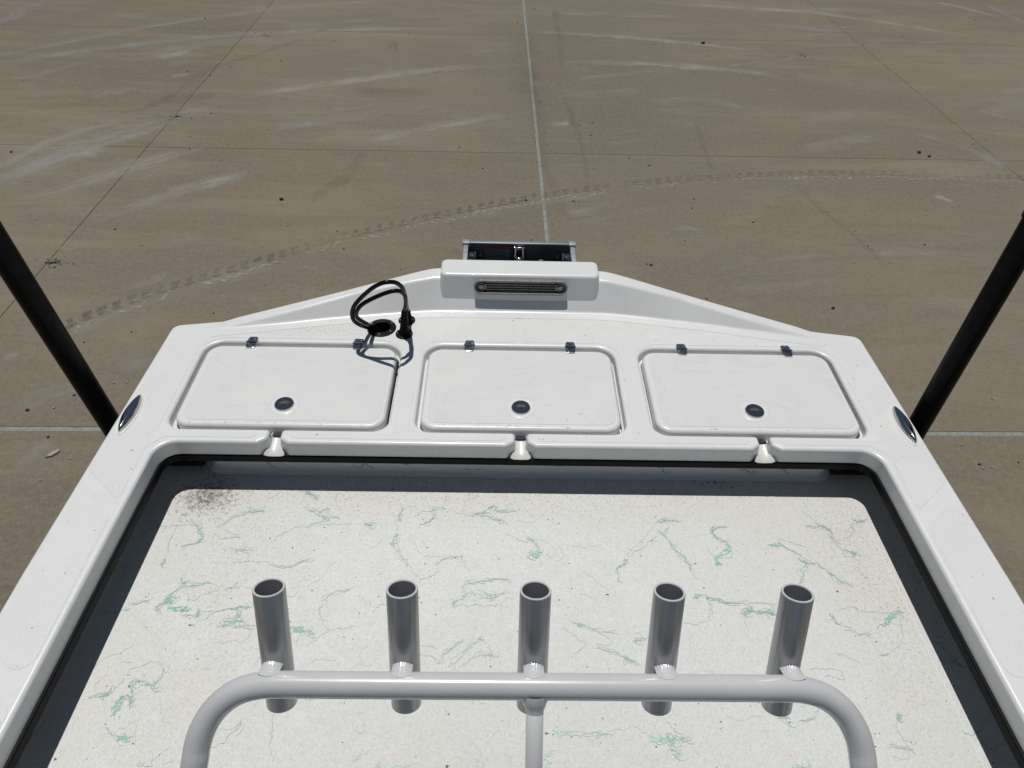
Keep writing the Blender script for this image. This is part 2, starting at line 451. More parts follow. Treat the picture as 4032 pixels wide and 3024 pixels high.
def strip_seal(p0, p1, wd):
    V = []; Fc = []; d = (Vector(p1) - Vector(p0)); L = d.length; d.normalize(); nn = Vector((-d.y, d.x)); n_ = int(L / .05)
    for i in range(n_ + 1):
        p = Vector(p0) + d * (L * i / n_)
        for s_, zz in ((-1, -.004), (-.45, -.0015), (.45, -.0015), (1, -.004)):
            k = wd * (1 if abs(s_) == 1 else (1 + .25 * noise.noise(Vector((p.x * 4, p.y * 4, s_)))))
            q = p + nn * (s_ * k); V.append(tuple(G(q.x, q.y, zz)))
        if i:
            a = 4 * (i - 1)
            for k in range(3): Fc.append((a + k, a + k + 1, a + k + 5, a + k + 4))
    return V, [], Fc
obj('joint_sealant', strip_seal((.39, GY[0]), (.39, GY[-1]), .0168), sealm, ground, True)
obj('joint_sealant', strip_seal((GX[0], 3.008), (GX[-1], 3.008), .0168), sealm, ground, True)
V = []; Fc = []
for xx in GX[1:-1]:
    if xx in SEALX: continue
    b = len(V); V += [tuple(G(*q, -.02)) for q in ((xx-.01,GY[0]),(xx+.01,GY[0]),(xx+.01,GY[-1]),(xx-.01,GY[-1]))]; Fc.append((b,b+1,b+2,b+3))
for yy in GY[1:-1]:
    if yy in SEALY: continue
    b = len(V); V += [tuple(G(*q, -.021)) for q in ((GX[0],yy-.01),(GX[-1],yy-.01),(GX[-1],yy+.01),(GX[0],yy+.01))]; Fc.append((b,b+1,b+2,b+3))
obj('joint_grime', (V, [], Fc), earth, ground)

# scrapes of dust and tyre smears lying on the slabs, traced to their places
def L(x, y): return (x * .9114, y * .9114)
def Rr(x, y): return (2016 + x * .9114, y * .9114)
def Cc(x, y): return (2300 + x * .783, 500 + y * .783)
def Lc(x, y): return (x * .7234, 700 + y * .7234)
streaks = [
 (L, [(-120,270),(0,243),(300,180),(640,115),(1150,45),(1500,15),(1800,0),(2100,-20)], .13, dustb),
 (L, [(0,238),(300,176),(640,111),(900,72)], .03, darkst),
 (L, [(-120,300),(0,275),(400,215),(960,155),(1300,138),(1640,122),(2212,132)], .16, dustb),
 (L, [(1300,141),(1640,126),(2000,130)], .09, dustm),
 (Rr, [(0,132),(400,155),(800,190),(1130,230)], .13, dustm),
 (L, [(-150,850),(0,785),(300,660),(500,590),(760,510),(1000,440)], .30, dustm),
 (L, [(-150,830),(0,770),(300,655),(500,585),(700,528)], .20, dustb),
 (L, [(1000,440),(1200,395),(1640,335),(1950,295),(2212,290)], .16, dustm),
 (Rr, [(0,265),(400,272),(690,283),(1000,310),(1200,335)], .14, dustm),
 (L, [(-60,740),(0,720),(200,620),(380,560),(560,515)], .12, dustm),
 (L, [(0,890),(200,835),(400,780),(560,725),(800,660),(960,635)], .17, dustm),
 (L, [(960,635),(1200,560),(1300,540),(1640,500),(1900,450),(2100,430)], .14, dust2),
 (L, [(1260,545),(1340,538),(1450,530)], .10, dustb),
 (L, [(300,980),(600,890),(800,820),(1000,765),(1100,735)], .16, dustm),
 (L, [(550,235),(830,205),(1040,155)], .22, dust2), (L, [(650,255),(750,238),(840,215)], .14, dustm),
 (L, [(0,350),(160,325),(440,250)], .12, dust2), (L, [(360,430),(460,405),(620,395)], .16, dust2),
 (L, [(700,285),(860,262)], .12, dust2), (L, [(730,330),(830,320)], .08, dustm),
 (L, [(1410,650),(1640,600),(1850,555),(2100,510),(2212,490)], .13, dustm),
 (L, [(1400,480),(1650,455)], .1, dust2), (L, [(1480,305),(1560,298)], .06, dustm),
 (L, [(1120,130),(1500,95),(1800,75),(2212,55)], .16, dust2),
 (L, [(-60,135),(0,100),(110,40),(190,0),(240,-30)], .26, pinkm),
 (Rr, [(440,-5),(840,25),(1340,60),(1800,130),(2212,195)], .13, dustm),
 (Rr, [(0,55),(500,65),(840,85)], .22, dust2), (Rr, [(1040,100),(1240,118),(1440,145)], .20, pinkm),
 (Rr, [(1780,0),(1950,35),(2212,105)], .10, dustm), (Rr, [(1990,-15),(2100,45),(2212,100),(2300,140)], .14, pinkm),
 (Rr, [(120,425),(440,400),(600,370)], .22, dust2), (Rr, [(230,350),(400,330),(690,300)], .10, dust2),
 (Rr, [(1000,310),(1180,260),(1330,238)], .10, dust2), (Rr, [(900,290),(1150,262)], .10, dust2),
 (Rr, [(1140,690),(1350,632),(1500,600),(1720,560)], .20, dust2), (Rr, [(1700,565),(1900,620),(2130,720)], .12, dust2),
 (Rr, [(2020,665),(2080,695),(2150,730)], .14, dustb),
 (Rr, [(1960,500),(2212,455),(2350,430)], .26, dust2), (Rr, [(1180,515),(1400,500),(1640,470)], .22, dust2),
 (Rr, [(2050,420),(2212,385),(2300,370)], .2, dust2), (Rr, [(1980,465),(2100,500),(2212,530)], .10, dust2),
 (Rr, [(1900,210),(2212,290),(2300,310)], .12, dust2), (Rr, [(1720,190),(1980,175)], .10, dust2),
 (Rr, [(130,540),(260,535),(330,545)], .08, dustm), (Rr, [(560,450),(850,430),(1050,500)], .2, dust2),
 (Cc, [(560,735),(820,690),(1000,665),(1200,650),(1380,655)], .08, dust2), (Cc, [(1300,640),(1500,637),(1800,635),(2150,660)], .08, dust2),
 (Cc, [(650,840),(1000,800),(1250,765)], .12, dust2), (Cc, [(1750,345),(1860,380)], .06, dustm), (Cc, [(780,465),(910,452)], .04, dust2),
 (Cc, [(440,515),(520,510),(600,530)], .07, dustb), (Cc, [(1830,535),(2100,545)], .05, dust2),
 (Cc, [(980,250),(1080,300),(1200,420),(1330,520),(1500,680),(1680,850)], .05, darkst),
 (Cc, [(540,-100),(600,100),(660,260)], .05, darkst), (Cc, [(-100,440),(0,425),(140,385)], .12, dust2),
 (L, [(1640,560),(1500,760),(1400,820),(1330,900)], .10, darkst), (L, [(350,530),(520,490),(700,440),(880,310),(1100,240),(1300,170),(1600,40)], .10, darkst),
 (L, [(1470,385),(1700,395),(1900,410)], .2, darkst), (L, [(620,440),(850,420),(960,410)], .3, darkst),
 (Rr, [(70,110),(60,300),(110,520)], .3, darkst), (Rr, [(100,310),(120,600),(230,980)], .12, darkst), (Rr, [(190,330),(300,620),(330,900)], .05, darkst),
 (Rr, [(180,30),(200,130),(215,330)], .07, darkst),
 (L, [(1690,160),(1700,220)], .10, darkst), (L, [(1705,160),(1715,220)], .04, darkst),
 (Lc, [(330,855),(430,800),(850,650),(1150,560),(1500,460),(1790,370)], .20, dust2), ((lambda x, y: (x, y)), [(1300,985),(1750,870),(2005,815),(2300,770),(2644,730)], .14, dust2),
 (Lc, [(620,1060),(720,1010),(850,960)], .16, dust2), (Lc, [(0,985),(130,955)], .05, dustm), (Lc, [(300,380),(430,400)], .04, dust2),
 (Lc, [(0,1330),(280,1180),(560,1120)], .14, dust2), (Lc, [(600,640),(850,560),(930,500)], .08, dust2),
 (Lc, [(60,1620),(200,1500),(330,1440)], .12, dust2),
]
bym = {}
for k, (fn, pts, wd, m) in enumerate(streaks):
    P3 = [at_z(*fn(*p), 0) for p in pts]; P3 = smooth_path(P3, 5)
    Vs, Fs, Us = bym.setdefault(m.name, ([], [], [])); u = k * 13.7; b = len(Vs)
    zz = .0012 + .00015 * (k % 9)
    nP = len(P3)
    wd *= 2.4
    ws = [wd * (.45 + .55 * math.sin(math.pi * min(1, max(0, (i + .5) / nP)))) * (1 + .5 * noise.noise(Vector((i * .4, k, 0)))) for i in range(nP)]
    Ft = []; ribbon(Vs, Ft, P3, ws, zz); Fs += Ft
    acc = 0; uu = []
    for i in range(nP):
        if i: acc += (P3[i] - P3[i-1]).length
        uu.append(u + acc)
    Ts = bym.setdefault(m.name + 't', [])
    for q in range(nP - 1): Ts += [q / (nP - 1)] * 2 + [(q + 1) / (nP - 1)] * 2
    for q in range(nP - 1): Us += [(uu[q], 0), (uu[q], 1), (uu[q+1], 1), (uu[q+1], 0)]
for m in (dustm, dust2, dustb, pinkm, darkst):
    Vs, Fs, Us = bym[m.name]
    o = obj('dust_streak' if m is not darkst else 'tyre_smear', (Vs, [], Fs), m, ground, kind='stuff')
    uvl = o.data.uv_layers.new(name='UVMap')
    for i, uvv in enumerate(Us): uvl.data[i].uv = uvv
    uv2 = o.data.uv_layers.new(name='End')
    for i, tt in enumerate(bym[m.name + 't']): uv2.data[i].uv = (tt, 0)

# tread print of a lugged tyre
tp = [Lc(330,840), Lc(430,785), Lc(850,630), Lc(1150,540), Lc(1500,440), Lc(1790,350), (1500, 905), (1750,850), (2005,800), (2300,752), (2644,714), (3083,690), (3474,688), (4022,704), (4300,720)]
path = smooth_path([at_z(*p, 0) for p in tp], 12)
V = []; Fc = []; MI = []
acc = 0; last = 0; step = .105; k = 0
for a, b in zip(path, path[1:]):
    seglen = (b - a).length; d = (b - a).normalized(); nn = Vector((-d.y, d.x, 0))
    while last + step <= acc + seglen:
        last += step; k += 1; p = a + d * (last - acc)
        rr = random.random
        # square lug (upper row) and slanted lug
        s = 1.0; j = lambda: (rr() - .5) * .008
        for (u0, v0, u1, v1, sk) in ((-.040, .036, .032, .092, .016), (-.044, -.034, .042, .016, -.026)):
            if rr() < .10: continue
            bb = len(V)
            sx_ = random.uniform(.6, 1.15); shp = ((u0, v0), ((u0+u1)/2, v0 - .014), (u1, v0 + .006), (u1 + sk, v1), (u0 + sk + .01, v1 - .004)) if v0 > 0 else ((u0, v0 + .004), (u1 * .4, v0 + .014), (u1, v0 - .008), (u1 + sk, v1 - .006), ((u0+u1)/2 + sk, v1 + .010), (u0 + sk, v1 - .008))
            for (uu, vv) in shp:
                q = p + d * (uu * sx_ + j() * 1.4) + nn * (vv + j() * 1.4); V.append((q.x, q.y, .0028))
            Fc.append(tuple(range(bb, bb + len(shp)))); MI.append(0)
        # dusty crescent squeezed out below
        if rr() < .75:
            pts = []; ws = []
            for t in range(9):
                tt = t / 8; q = p + d * (tt * .13 - .065) + nn * (-.072 - .030 * math.sin(tt * math.pi * 1.6 + k) + j() * .6)
                pts.append(q); ws.append((.008 + .030 * rr()) * math.sin(math.pi * (tt * .9 + .05)))
            ribbon(V, Fc, pts, ws, .0032, 1, MI)
        if rr() < .4:
            pts = [p + d * (t * .015 - .03) + nn * (.006 + j()) for t in range(5)]
            ribbon(V, Fc, pts, [.002, .008, .011, .007, .002], .0032, 1, MI)
    acc += seglen
o = obj('tread_print', (V, [], Fc), [treadd, treadl], ground, kind='stuff')
for p, mi in zip(o.data.polygons, MI): p.material_index = mi

# chipped spots (small flakes) and gravel
def flake(V, Fc, p, r_, z, n_=6):
    b = len(V)
    a0 = random.random() * 6
    for i in range(n_):
        a = a0 + 2*math.pi*i/n_; rad = r_ * (.55 + .6 * random.random()); V.append((p[0] + rad*math.cos(a), p[1] + rad*.7*math.sin(a), z))
    Fc.append(tuple(range(b, b + n_)))
V = []; Fc = []
for (px, py, sx, sy, cnt) in ((695,460,.16,.09,90),(1050,140,.2,.1,55),(210,1035,.11,.05,60),(3160,218,.2,.08,45),(2560,652,.03,.03,8),(2260,795,.04,.03,8)):
    c_ = at_z(px, py, 0)
    for i in range(cnt): flake(V, Fc, (c_.x + random.gauss(0, sx) * random.random(), c_.y + random.gauss(0, sy) * random.random() + .25 * 0), random.uniform(.004, .008) * random.choice((1, 1, 1, 2)), .0036)
m = mat('dark_spatter', (.06, .062, .068), .8)
obj('dark_spatter', (V, [], Fc), m, ground, kind='stuff')

def rock_bm(bm, c, r_, seed, flat=.6):
    q = bmesh.ops.create_icosphere(bm, subdivisions=1, radius=1)
    for v in q['verts']:
        k = 1 + .45 * noise.noise(v.co * 1.3 + Vector((seed * 3.1, 0, 0)))
        v.co = Vector((v.co.x * r_ * k, v.co.y * r_ * k * .8, v.co.z * r_ * k * flat)) + Vector((c[0], c[1], r_ * flat * .8))
for nm, m, cnt, rr_ in (('gravel', stonem, 190, (.003, .010)), ('gravel', stoned, 120, (.003, .011))):
    bm = bmesh.new()
    for i in range(cnt):
        px, py = random.uniform(0, 4032), random.uniform(10, 1900) ** 1.0
        p = at_z(px, py, 0); rock_bm(bm, p, random.uniform(*rr_), i)
    o = obj(nm, bm, m, kind='stuff')
    o['label'] = 'pale grit scattered over the concrete' if m is stonem else 'dark grit scattered over the concrete'; o['category'] = 'gravel'
for px, py, r_, m, lab in ((2966,874,.022,stonem,'pale pebble on concrete right of the metal bracket, brighter than its neighbours'),
                      (2563,1045,.020,stoned,'dark pebble on concrete just behind the right slope of the transom'),
                      (3280,1215,.022,stoned,'dark oblong pebble on concrete between the stern corner and the right post'),
                      (3618,603,.035,stoned,'larger grey pebble in the upper right beyond the tread print'),
                      (3658,618,.026,stoned,'dark pebble just right of the larger grey pebble in the upper right'),
                      (2768,172,.04,stoned,'dark lump on concrete near the second scrape right of the sealed joint'),
                      (1110,787,.030,stoned,'dark crumbled lump on concrete left of the sealed joint, above the tread print'),
                      (2072,790,.018,stoned,'dark pebble beside the sealed joint where the tread print crosses'),
                      (3640,965,.014,stoned,'small dark pebble left of the top of the right post'),
                      (110,1617,.020,stoned,'brown clod on concrete left of the left post, above the sealed joint'),
                      (190,1722,.013,stoned,'small dark pebble just below the sealed joint at far left'),
                      (45,600,.022,stoned,'dark pebble on the concrete at the far left edge')):
    p = at_z(px, py, 0); bm = bmesh.new(); rock_bm(bm, (0, 0), r_ * .72, px * .01)
    o = obj('pebble', bm, m); o.location = (p.x, p.y, 0); o['label'] = lab; o['category'] = 'pebble'; o['group'] = 'pebbles on the concrete'
p = at_z(210, 1789, 0)
pl = [(a_ * .56, b_ * .72) for a_, b_ in [(-.052,-.044),(-.036,-.010),(-.020,.016),(.010,.034),(.034,.048),(.052,.030),(.040,.002),(.024,-.004),(.010,-.024),(-.030,-.036)]]
o = plate_obj('stone_chip', stonem, None, [Vector(q) for q in pl], [], .012, 0.0005, bev=.003, seg=2)
o.location = (p.x, p.y, 0); o['label'] = 'flat pale stone chip lying on the concrete left of the boat'; o['category'] = 'stone'

# ------------------------------------------------------------------ THE BOAT
DZ = 1.70; FZ = 1.54
boat = thing('boat', 'white fibreglass skiff on a trailer, seen from above towards its stern hatches', 'boat')
LID = [(-.957, -.378), (-.281, .281), (.378, .957)]
LY0, LY1 = 1.366, 1.713

# cockpit opening joined with the hatch wells through the three drain notches (one continuous edge)
def opening():
    pts = []; rad = []
    def a(x, y, r_): pts.append((x, y)); rad.append(r_)
    a(-.984, -2.2, .25); a(.984, -2.2, .25); a(.984, .4, 0); a(.968, 1.303, .054)
    for (x0, x1), nx in zip(LID[::-1], (.667, -.001, -.667)):
        a(nx + .040, 1.303, .012); a(nx + .016, 1.320, .014)
        a(nx + .016, 1.354, .010); a(x1 + .012, 1.354, .044); a(x1 + .012, 1.728, .060)
        a(x0 - .012, 1.728, .060); a(x0 - .012, 1.354, .044); a(nx - .016, 1.354, .010)
        a(nx - .016, 1.320, .014); a(nx - .040, 1.303, .012)
    a(-.968, 1.303, .054); a(-.984, .4, 0)
    return fillet(pts, rad, 8)
OPEN = opening()
def stern(inset=0):
    pts = [(-1.10, 1.797), (-.96, 1.838)]
    return pts
bow = [(-1.12, -1.0), (-1.0, -2.2), (-.62, -3.4), (-.0, -4.1), (.62, -3.4), (1.0, -2.2), (1.12, -1.0)]
aft = [(1.122, .9), (1.103, 1.800), (.97, 1.80), (.614, 1.80), (.3, 1.80), (-.3, 1.80), (-.614, 1.80), (-.97, 1.80), (-1.103, 1.800), (-1.122, .9)]
# flat deck runs to the foot of the raised transom
foot = [(1.122, .9), (1.103, 1.808), (.965, 1.832), (.80, 1.868), (.62, 1.87), (.3, 1.935), (-.3, 1.935), (-.62, 1.87), (-.80, 1.868), (-.965, 1.832), (-1.103, 1.808), (-1.122, .9)]
OUT = fillet([*foot, *bow], [0, .03, 0, 0, 0, 0, 0, 0, 0, 0, .03, 0] + [.3] * 7, 5)
HOLES_PORT = [fillet([(-.441+.034*math.cos(a), 1.807+.034*math.sin(a)) for a in [i*math.pi/10 for i in range(20)]], 0)]
deck = plate_obj('deck', gel, boat, OUT, [OPEN] + HOLES_PORT, DZ, 1.655, bev=.010, seg=5, draft=.12)

# hull below, in its own mesh
hull_out = fillet([(1.118, .9), (1.097, 1.78), (.955, 1.815), (.30, 1.985), (-.30, 1.985), (-.955, 1.815), (-1.097, 1.78), (-1.118, .9), *bow], [0,.03,0,0,0,0,.03,0]+[.3]*7, 5)
V = []; Fc = []
if area(hull_out) < 0: hull_out = hull_out[::-1]
levels = [(1.665, -.012), (1.60, -.004), (1.58, -.02), (1.30, -.05), (1.10, -.12), (1.04, -.20)]
for z, d in levels:
    for q in offs(hull_out, d): V.append((q.x, q.y, z))
m_ = len(hull_out)
for r_ in range(len(levels) - 1):
    for i in range(m_):
        k = (i + 1) % m_; Fc.append((r_*m_+i, (r_+1)*m_+i, (r_+1)*m_+k, r_*m_+k))
Fc.append(tuple((len(levels)-1)*m_ + i for i in range(m_))[::-1])
obj('hull', (V, [], Fc), gel, boat, True, angle=35)

# raised transom: lofted sections across the boat
def lerp(tab, x):
    for (a, va), (b, vb) in zip(tab, tab[1:]):
        if x <= b:
            t = (x - a) / (b - a) if b > a else 0; return va + (vb - va) * max(0, min(1, t))
    return tab[-1][1]
FOOT = [(0, 1.906), (.27, 1.905), (.34, 1.898), (.62, 1.851), (.78, 1.818), (.965, 1.783)]
CRS = [(0, 1.975), (.27, 1.972), (.34, 1.960), (.54, 1.921), (.71, 1.862), (.85, 1.822), (.965, 1.790)]
OUTR = [(0, 2.035), (.27, 2.032), (.31, 2.025), (.90, 1.850), (.955, 1.828), (.975, 1.822)]
HH = [(0, .088), (.29, .088), (.36, .080), (.60, .046), (.85, .014), (.965, .0)]
V = []; Fc = []
xs = [i / 60 * .965 for i in range(61)]; xs = [-x for x in xs[::-1]][:-1] + xs
nprof = 0
for x in xs:
    ax = abs(x); y0 = lerp(FOOT, ax); y1 = max(lerp(CRS, ax), y0 + .004); y2 = max(lerp(OUTR, ax), y1 + .012); h = lerp(HH, ax)
    q = [(y0 - .035, 0), (y0, 0), (y1, h), (y2, h), (y2 + .006, -.14)]
    rr_ = [0, .010, .012, .012, 0]
    pr = []
    for i, p in enumerate(q):
        if rr_[i] == 0: pr.append(p); continue
        P_ = Vector(p); A_ = Vector(q[i-1]) - P_; B_ = Vector(q[i+1]) - P_
        t = min(rr_[i], A_.length * .4, B_.length * .4); A_.normalize(); B_.normalize()
        s_ = P_ + A_ * t; e_ = P_ + B_ * t
        for j in range(6):
            tt = j / 5; pr.append(tuple(s_ * (1-tt)**2 + P_ * 2*tt*(1-tt) + e_ * tt**2))
    nprof = len(pr)
    for p in pr: V.append((x, p[0], DZ + p[1] + .0012))
for i in range(len(xs) - 1):
    for j in range(nprof - 1):
        a = i * nprof + j; Fc.append((a, a + nprof, a + nprof + 1, a + 1))
for s0 in (0, (len(xs) - 1) * nprof): Fc.append(tuple(s0 + j for j in range(nprof)))
obj('transom_coaming', (V, [], Fc), gel, boat, True, angle=60)

# transom block for the motor bracket
blk = rect(-.260, 1.954, .260, 2.047, .020, 6)
V, Fc, Nn = plate([Vector((q.x, q.y)) for q in blk], [], 1.814, 1.700, bev=.009, seg=5, draft=.0)
def slope(v):
    x, y, z = v; t = (1.814 - z) / .08
    front = max(0, min(1, (2.047 - y) / .096))
    return (x * (1 + .025 * t), y - .0245 * t * front, z)
o = obj('transom_block', ([slope(v) for v in V], [], Fc), gel, boat, True, angle=50)
# non-skid panels moulded in the deck (left and right, and two more along each side deck)
lp = [(-.012, 1.888), (-.30, 1.885), (-.62, 1.826), (-.80, 1.790), (-.96, 1.770), (-1.085, 1.770), (-1.106, 1.20), (-1.0, 1.108), (-.990, 1.12),
      (-.992, 1.28), (-.955, 1.320), (-.722, 1.320), (-.700, 1.341), (-.985, 1.341), (-.985, 1.700), (-.935, 1.746), (-.415, 1.746), (-.350, 1.700), (-.350, 1.341), (-.634, 1.341), (-.612, 1.320),
      (-.055, 1.320), (-.034, 1.341), (-.309, 1.341), (-.309, 1.70), (-.27, 1.746), (-.012, 1.746)]
lr = [.006, 0, 0, 0, .05, .03, .02, .02, .01, .03, .03, .015, .006, .01, .05, .05, .05, .05, .01, .006, .015, .015, .006, .01, .05, .04, .006]
# keep clear of the cable fittings
NS = DZ + .0007
for f_ in (lambda q: q, mirror):
    P_ = fillet(lp, lr, 5); P_ = f_(P_)
    hs = [HOLES_PORT[0]] if P_[0].x < 0 else []
    plate_obj('nonskid_panel', skid, boat, P_, hs, NS, DZ - .002, bev=.0004, seg=1)
    for pp in ([(-1.106, 1.155), (-.992, 1.055), (-.992, .64), (-1.106, .735)], [(-1.106, .69), (-.992, .595), (-.992, .1), (-1.106, .2)]):
        plate_obj('nonskid_panel', skid, boat, f_(fillet(pp, [.03, .03, .03, .03], 5)), [], NS, DZ - .002, bev=.0004, seg=1)

# gutters and wells below the lids
for (x0, x1), nx in zip(LID, (-.667, -.001, .667)):
    g_out = rect(x0 - .028, LY0 - .014, x1 + .028, LY1 + .03, .05); g_in = rect(x0 - .0010, LY0 + .006, x1 + .0050, LY1 - .012, .03)
    plate_obj('hatch_gutter', gel, boat, g_out, [g_in], 1.671, 1.60, bev=.003, seg=2)
    # drain chute in the notch
    V = []; Fc = []
    chute = [(1.362, 1.672, .0175), (1.345, 1.668, .0175), (1.322, 1.664, .0180), (1.310, 1.660, .021), (1.300, 1.6565, .027), (1.2955, 1.653, .028)]
    for y, z, hw in chute:
        for t in (-1, -.7, 0, .7, 1): V.append((nx + t * hw, y, z + (.006 if abs(t) == 1 else .001 if abs(t) == .7 else 0)))
    for i in range(len(chute) - 1):
        for j in range(4): a = i * 5 + j; Fc.append((a, a + 1, a + 6, a + 5))
    obj('drain_chute', (V, [], Fc), cream, boat, True)
    bm = bmesh.new(); box_bm(bm, (nx, 1.3555, 1.674), (.030, .009, .004)); obj('drain_slot', bm, dark, boat)

# lids
def hinge_bm():
    bm = bmesh.new()
    for s_ in (1, -1):
        P_ = fillet([(-.0155, .002), (.0155, .002), (.0150, .016), (.0115, .0265), (-.0115, .0265), (-.0150, .016)], [.001, .001, .006, .005, .005, .006], 3)
        if s_ < 0: P_ = [Vector((q.x, -q.y)) for q in P_][::-1]
        V, Fc, _ = plate(P_, [], .0036, 0, bev=.0015, seg=2)
        vs = [bm.verts.new(v) for v in V]
        for f in Fc:
            try: bm.faces.new([vs[i] for i in f])
            except ValueError: pass
        for sx, sy in ((-.0085, .011), (.0085, .011), (0, .0185)):
            lathe_bm(bm, [(0, .0056), (.0022, .0050), (.0034, .0036)][::-1], (sx, s_ * sy, 0), 10)
    tube_bm(bm, [(-.018, 0, .0035), (-.016, 0, .0035), (.016, 0, .0035), (.018, 0, .0035)], [.0025, .0042, .0042, .0025], 10)
    bmesh.ops.recalc_face_normals(bm, faces=bm.faces)
    return bm
def latch_parts(parent, x, y, rot):
    bm = bmesh.new()
    lathe_bm(bm, [(.0272, .000), (.0268, .0028), (.0245, .0048), (.0215, .0048), (.0200, .0030), (.0196, .0004)], (0,0,0), 40)
    # lift plate: lower part of the disc, with a crescent finger opening above
    pl_ = []
    for i in range(33):
        a = math.pi * (.94 + 1.12 * i / 32); pl_.append(Vector((.0192 * math.cos(a), .0192 * math.sin(a))))
    arc = [Vector((.0125 * math.cos(a), .0035 - .0085 * math.sin(a))) for a in [math.pi * i / 10 for i in range(1, 10)]]
    pl_ = pl_ + [Vector((.0140, .0035))] + arc + [Vector((-.0140, .0035))]
    V, Fc, _ = plate(pl_, [], .0036, .0008, bev=.0005, seg=1)
    vs = [bm.verts.new(v) for v in V]
    for f in Fc:
        try: bm.faces.new([vs[i] for i in f])
        except ValueError: pass
    tube_bm(bm, [(-.0150, -.0035, .0040), (-.005, -.0035, .0040), (-.005, -.0075, .0040), (.005, -.0075, .0040), (.005, -.0035, .0040), (.015, -.0035, .0040)], .0010, 6)
    lathe_bm(bm, [(.0036, .0038), (.0034, .0056), (.0020, .0056), (.0016, .0040), (0, .0040)], (0, -.0065, 0), 14)
    # crown over the finger opening
    cp = [Vector((.0192 * math.cos(a), .0192 * math.sin(a))) for a in [math.pi * (.12 + .76 * i / 16) for i in range(17)]] + [Vector((.0150 * math.cos(a), .003 + .0105 * math.sin(a))) for a in [math.pi * (.88 - .76 * i / 16) for i in range(17)]]
    V, Fc, _ = plate(cp, [], .0034, .0008, bev=.0004, seg=1)
    vs = [bm.verts.new(v) for v in V]
    for f in Fc:
        try: bm.faces.new([vs[i] for i in f])
        except ValueError: pass
    bmesh.ops.recalc_face_normals(bm, faces=bm.faces)
    for f in bm.faces: f.material_index = 0
    lathe_bm(bm, [(.0198, .0012), (0, .0006)], (0,0,0), 32, mi=1)
    o = obj('latch', bm, [chrome, brown], parent, True, angle=40)
    o.location = (x, y, NS + .0006); o.rotation_euler.z = rot
HX = [(-.830, -.502), (-.157, .158), (.507, .838)]
side_name = ('left', 'middle', 'right')
hinge_mesh = None
for k, ((x0, x1), hx) in enumerate(zip(LID, HX)):
    cx_, cy_ = (x0 + x1) / 2, (LY0 + LY1) / 2
    lid = plate_obj('hatch_lid', gel, boat, rect(x0, LY0, x1, LY1, .045), [], DZ - .0005, DZ - .040, bev=.0115, seg=6,
                    label=('white hatch lid at left, under the shadow of the cable loops', 'white middle hatch lid in front of the grille', 'white hatch lid at right')[k])
    V, Fc, Nn = plate(rect(x0 + .020, LY0 + .020, x1 - .014, LY1 - .012, .034), [[Vector(((x0+x1)/2 + .0415 * math.cos(i*math.pi/18), 1.450 + .0415 * math.sin(i*math.pi/18))) for i in range(36)]], DZ + .0003, DZ - .003, bev=.0004, seg=1)
    obj('nonskid_panel', (V, [], Fc), lidm, lid)
    # smooth dished collar round the latch
    bm = bmesh.new(); lathe_bm(bm, [(.0418, -.0006), (.0405, .0006), (.036, .0009), (.031, .0002), (.0265, -.0002), (0.0, -.0003)], ((x0+x1)/2, 1.450, DZ + .0002), 40)
    bmesh.ops.recalc_face_normals(bm, faces=bm.faces); obj('latch_collar', bm, gel, lid, True)
    latch_parts(lid, (x0+x1)/2, 1.450, (.10, 0, -.06)[k])
    for h in hx:
        if hinge_mesh is None:
            o = obj('hinge', hinge_bm(), chrome, lid, True, angle=35); hinge_mesh = o.data
        else:
            o = bpy.data.objects.new('hinge', hinge_mesh); col.objects.link(o); o.parent = lid
        o.location = (h, 1.722, DZ + .0012)
        # moulded pad carrying the hinge across the gutter
        bm = bmesh.new(); box_bm(bm, (h, 1.7225, DZ - .011), (.030, .026, .020), bev=.002)
        obj('hinge_pad', bm, gel, boat, True, angle=40)

# water drops clinging to the front rims of the lids
wat = mat('clear_water', (1, 1, 1), .02); wat.node_tree.nodes['Principled BSDF'].inputs['Transmission Weight'].default_value = 1; wat.node_tree.nodes['Principled BSDF'].inputs['IOR'].default_value = 1.33
bm = bmesh.new()
for i in range(150):
    x0, x1 = random.choice(LID); xx = random.uniform(x0 + .03, x1 - .03); t = random.random() ** 1.5
    yy = LY0 + .001 + .014 * t; zz = DZ - .012 * (1 - min(1, t * 1.3)) ** 2
    rr_ = random.uniform(.0008, .0022)
    q = bmesh.ops.create_icosphere(bm, subdivisions=2, radius=1)
    for v in q['verts']: v.co = Vector((v.co.x * rr_ * random.uniform(.95, 1.05) + xx, v.co.y * rr_ + yy, v.co.z * rr_ * .6 + zz))
obj('water_drop', bm, wat, boat, True, kind='stuff')

# rubber trim under the coaming edge, cockpit liner
cock = fillet([(-.981, -2.2), (.981, -2.2), (.981, .4), (.9655, 1.303), (-.9655, 1.303), (-.981, .4)], [.25, .25, 0, .050, .050, 0], 12)
plate_obj('rubber_trim', black, boat, offs(cock, .03), [offs(cock, -.0080)], 1.6546, 1.631, bev=.004, seg=3)
flo = rect(-1.085, -2.4, 1.085, 1.43, .05)
obj('cockpit_floor', ([(q.x, q.y, FZ) for q in flo], [], [tuple(range(len(flo)))]), floorm, boat)
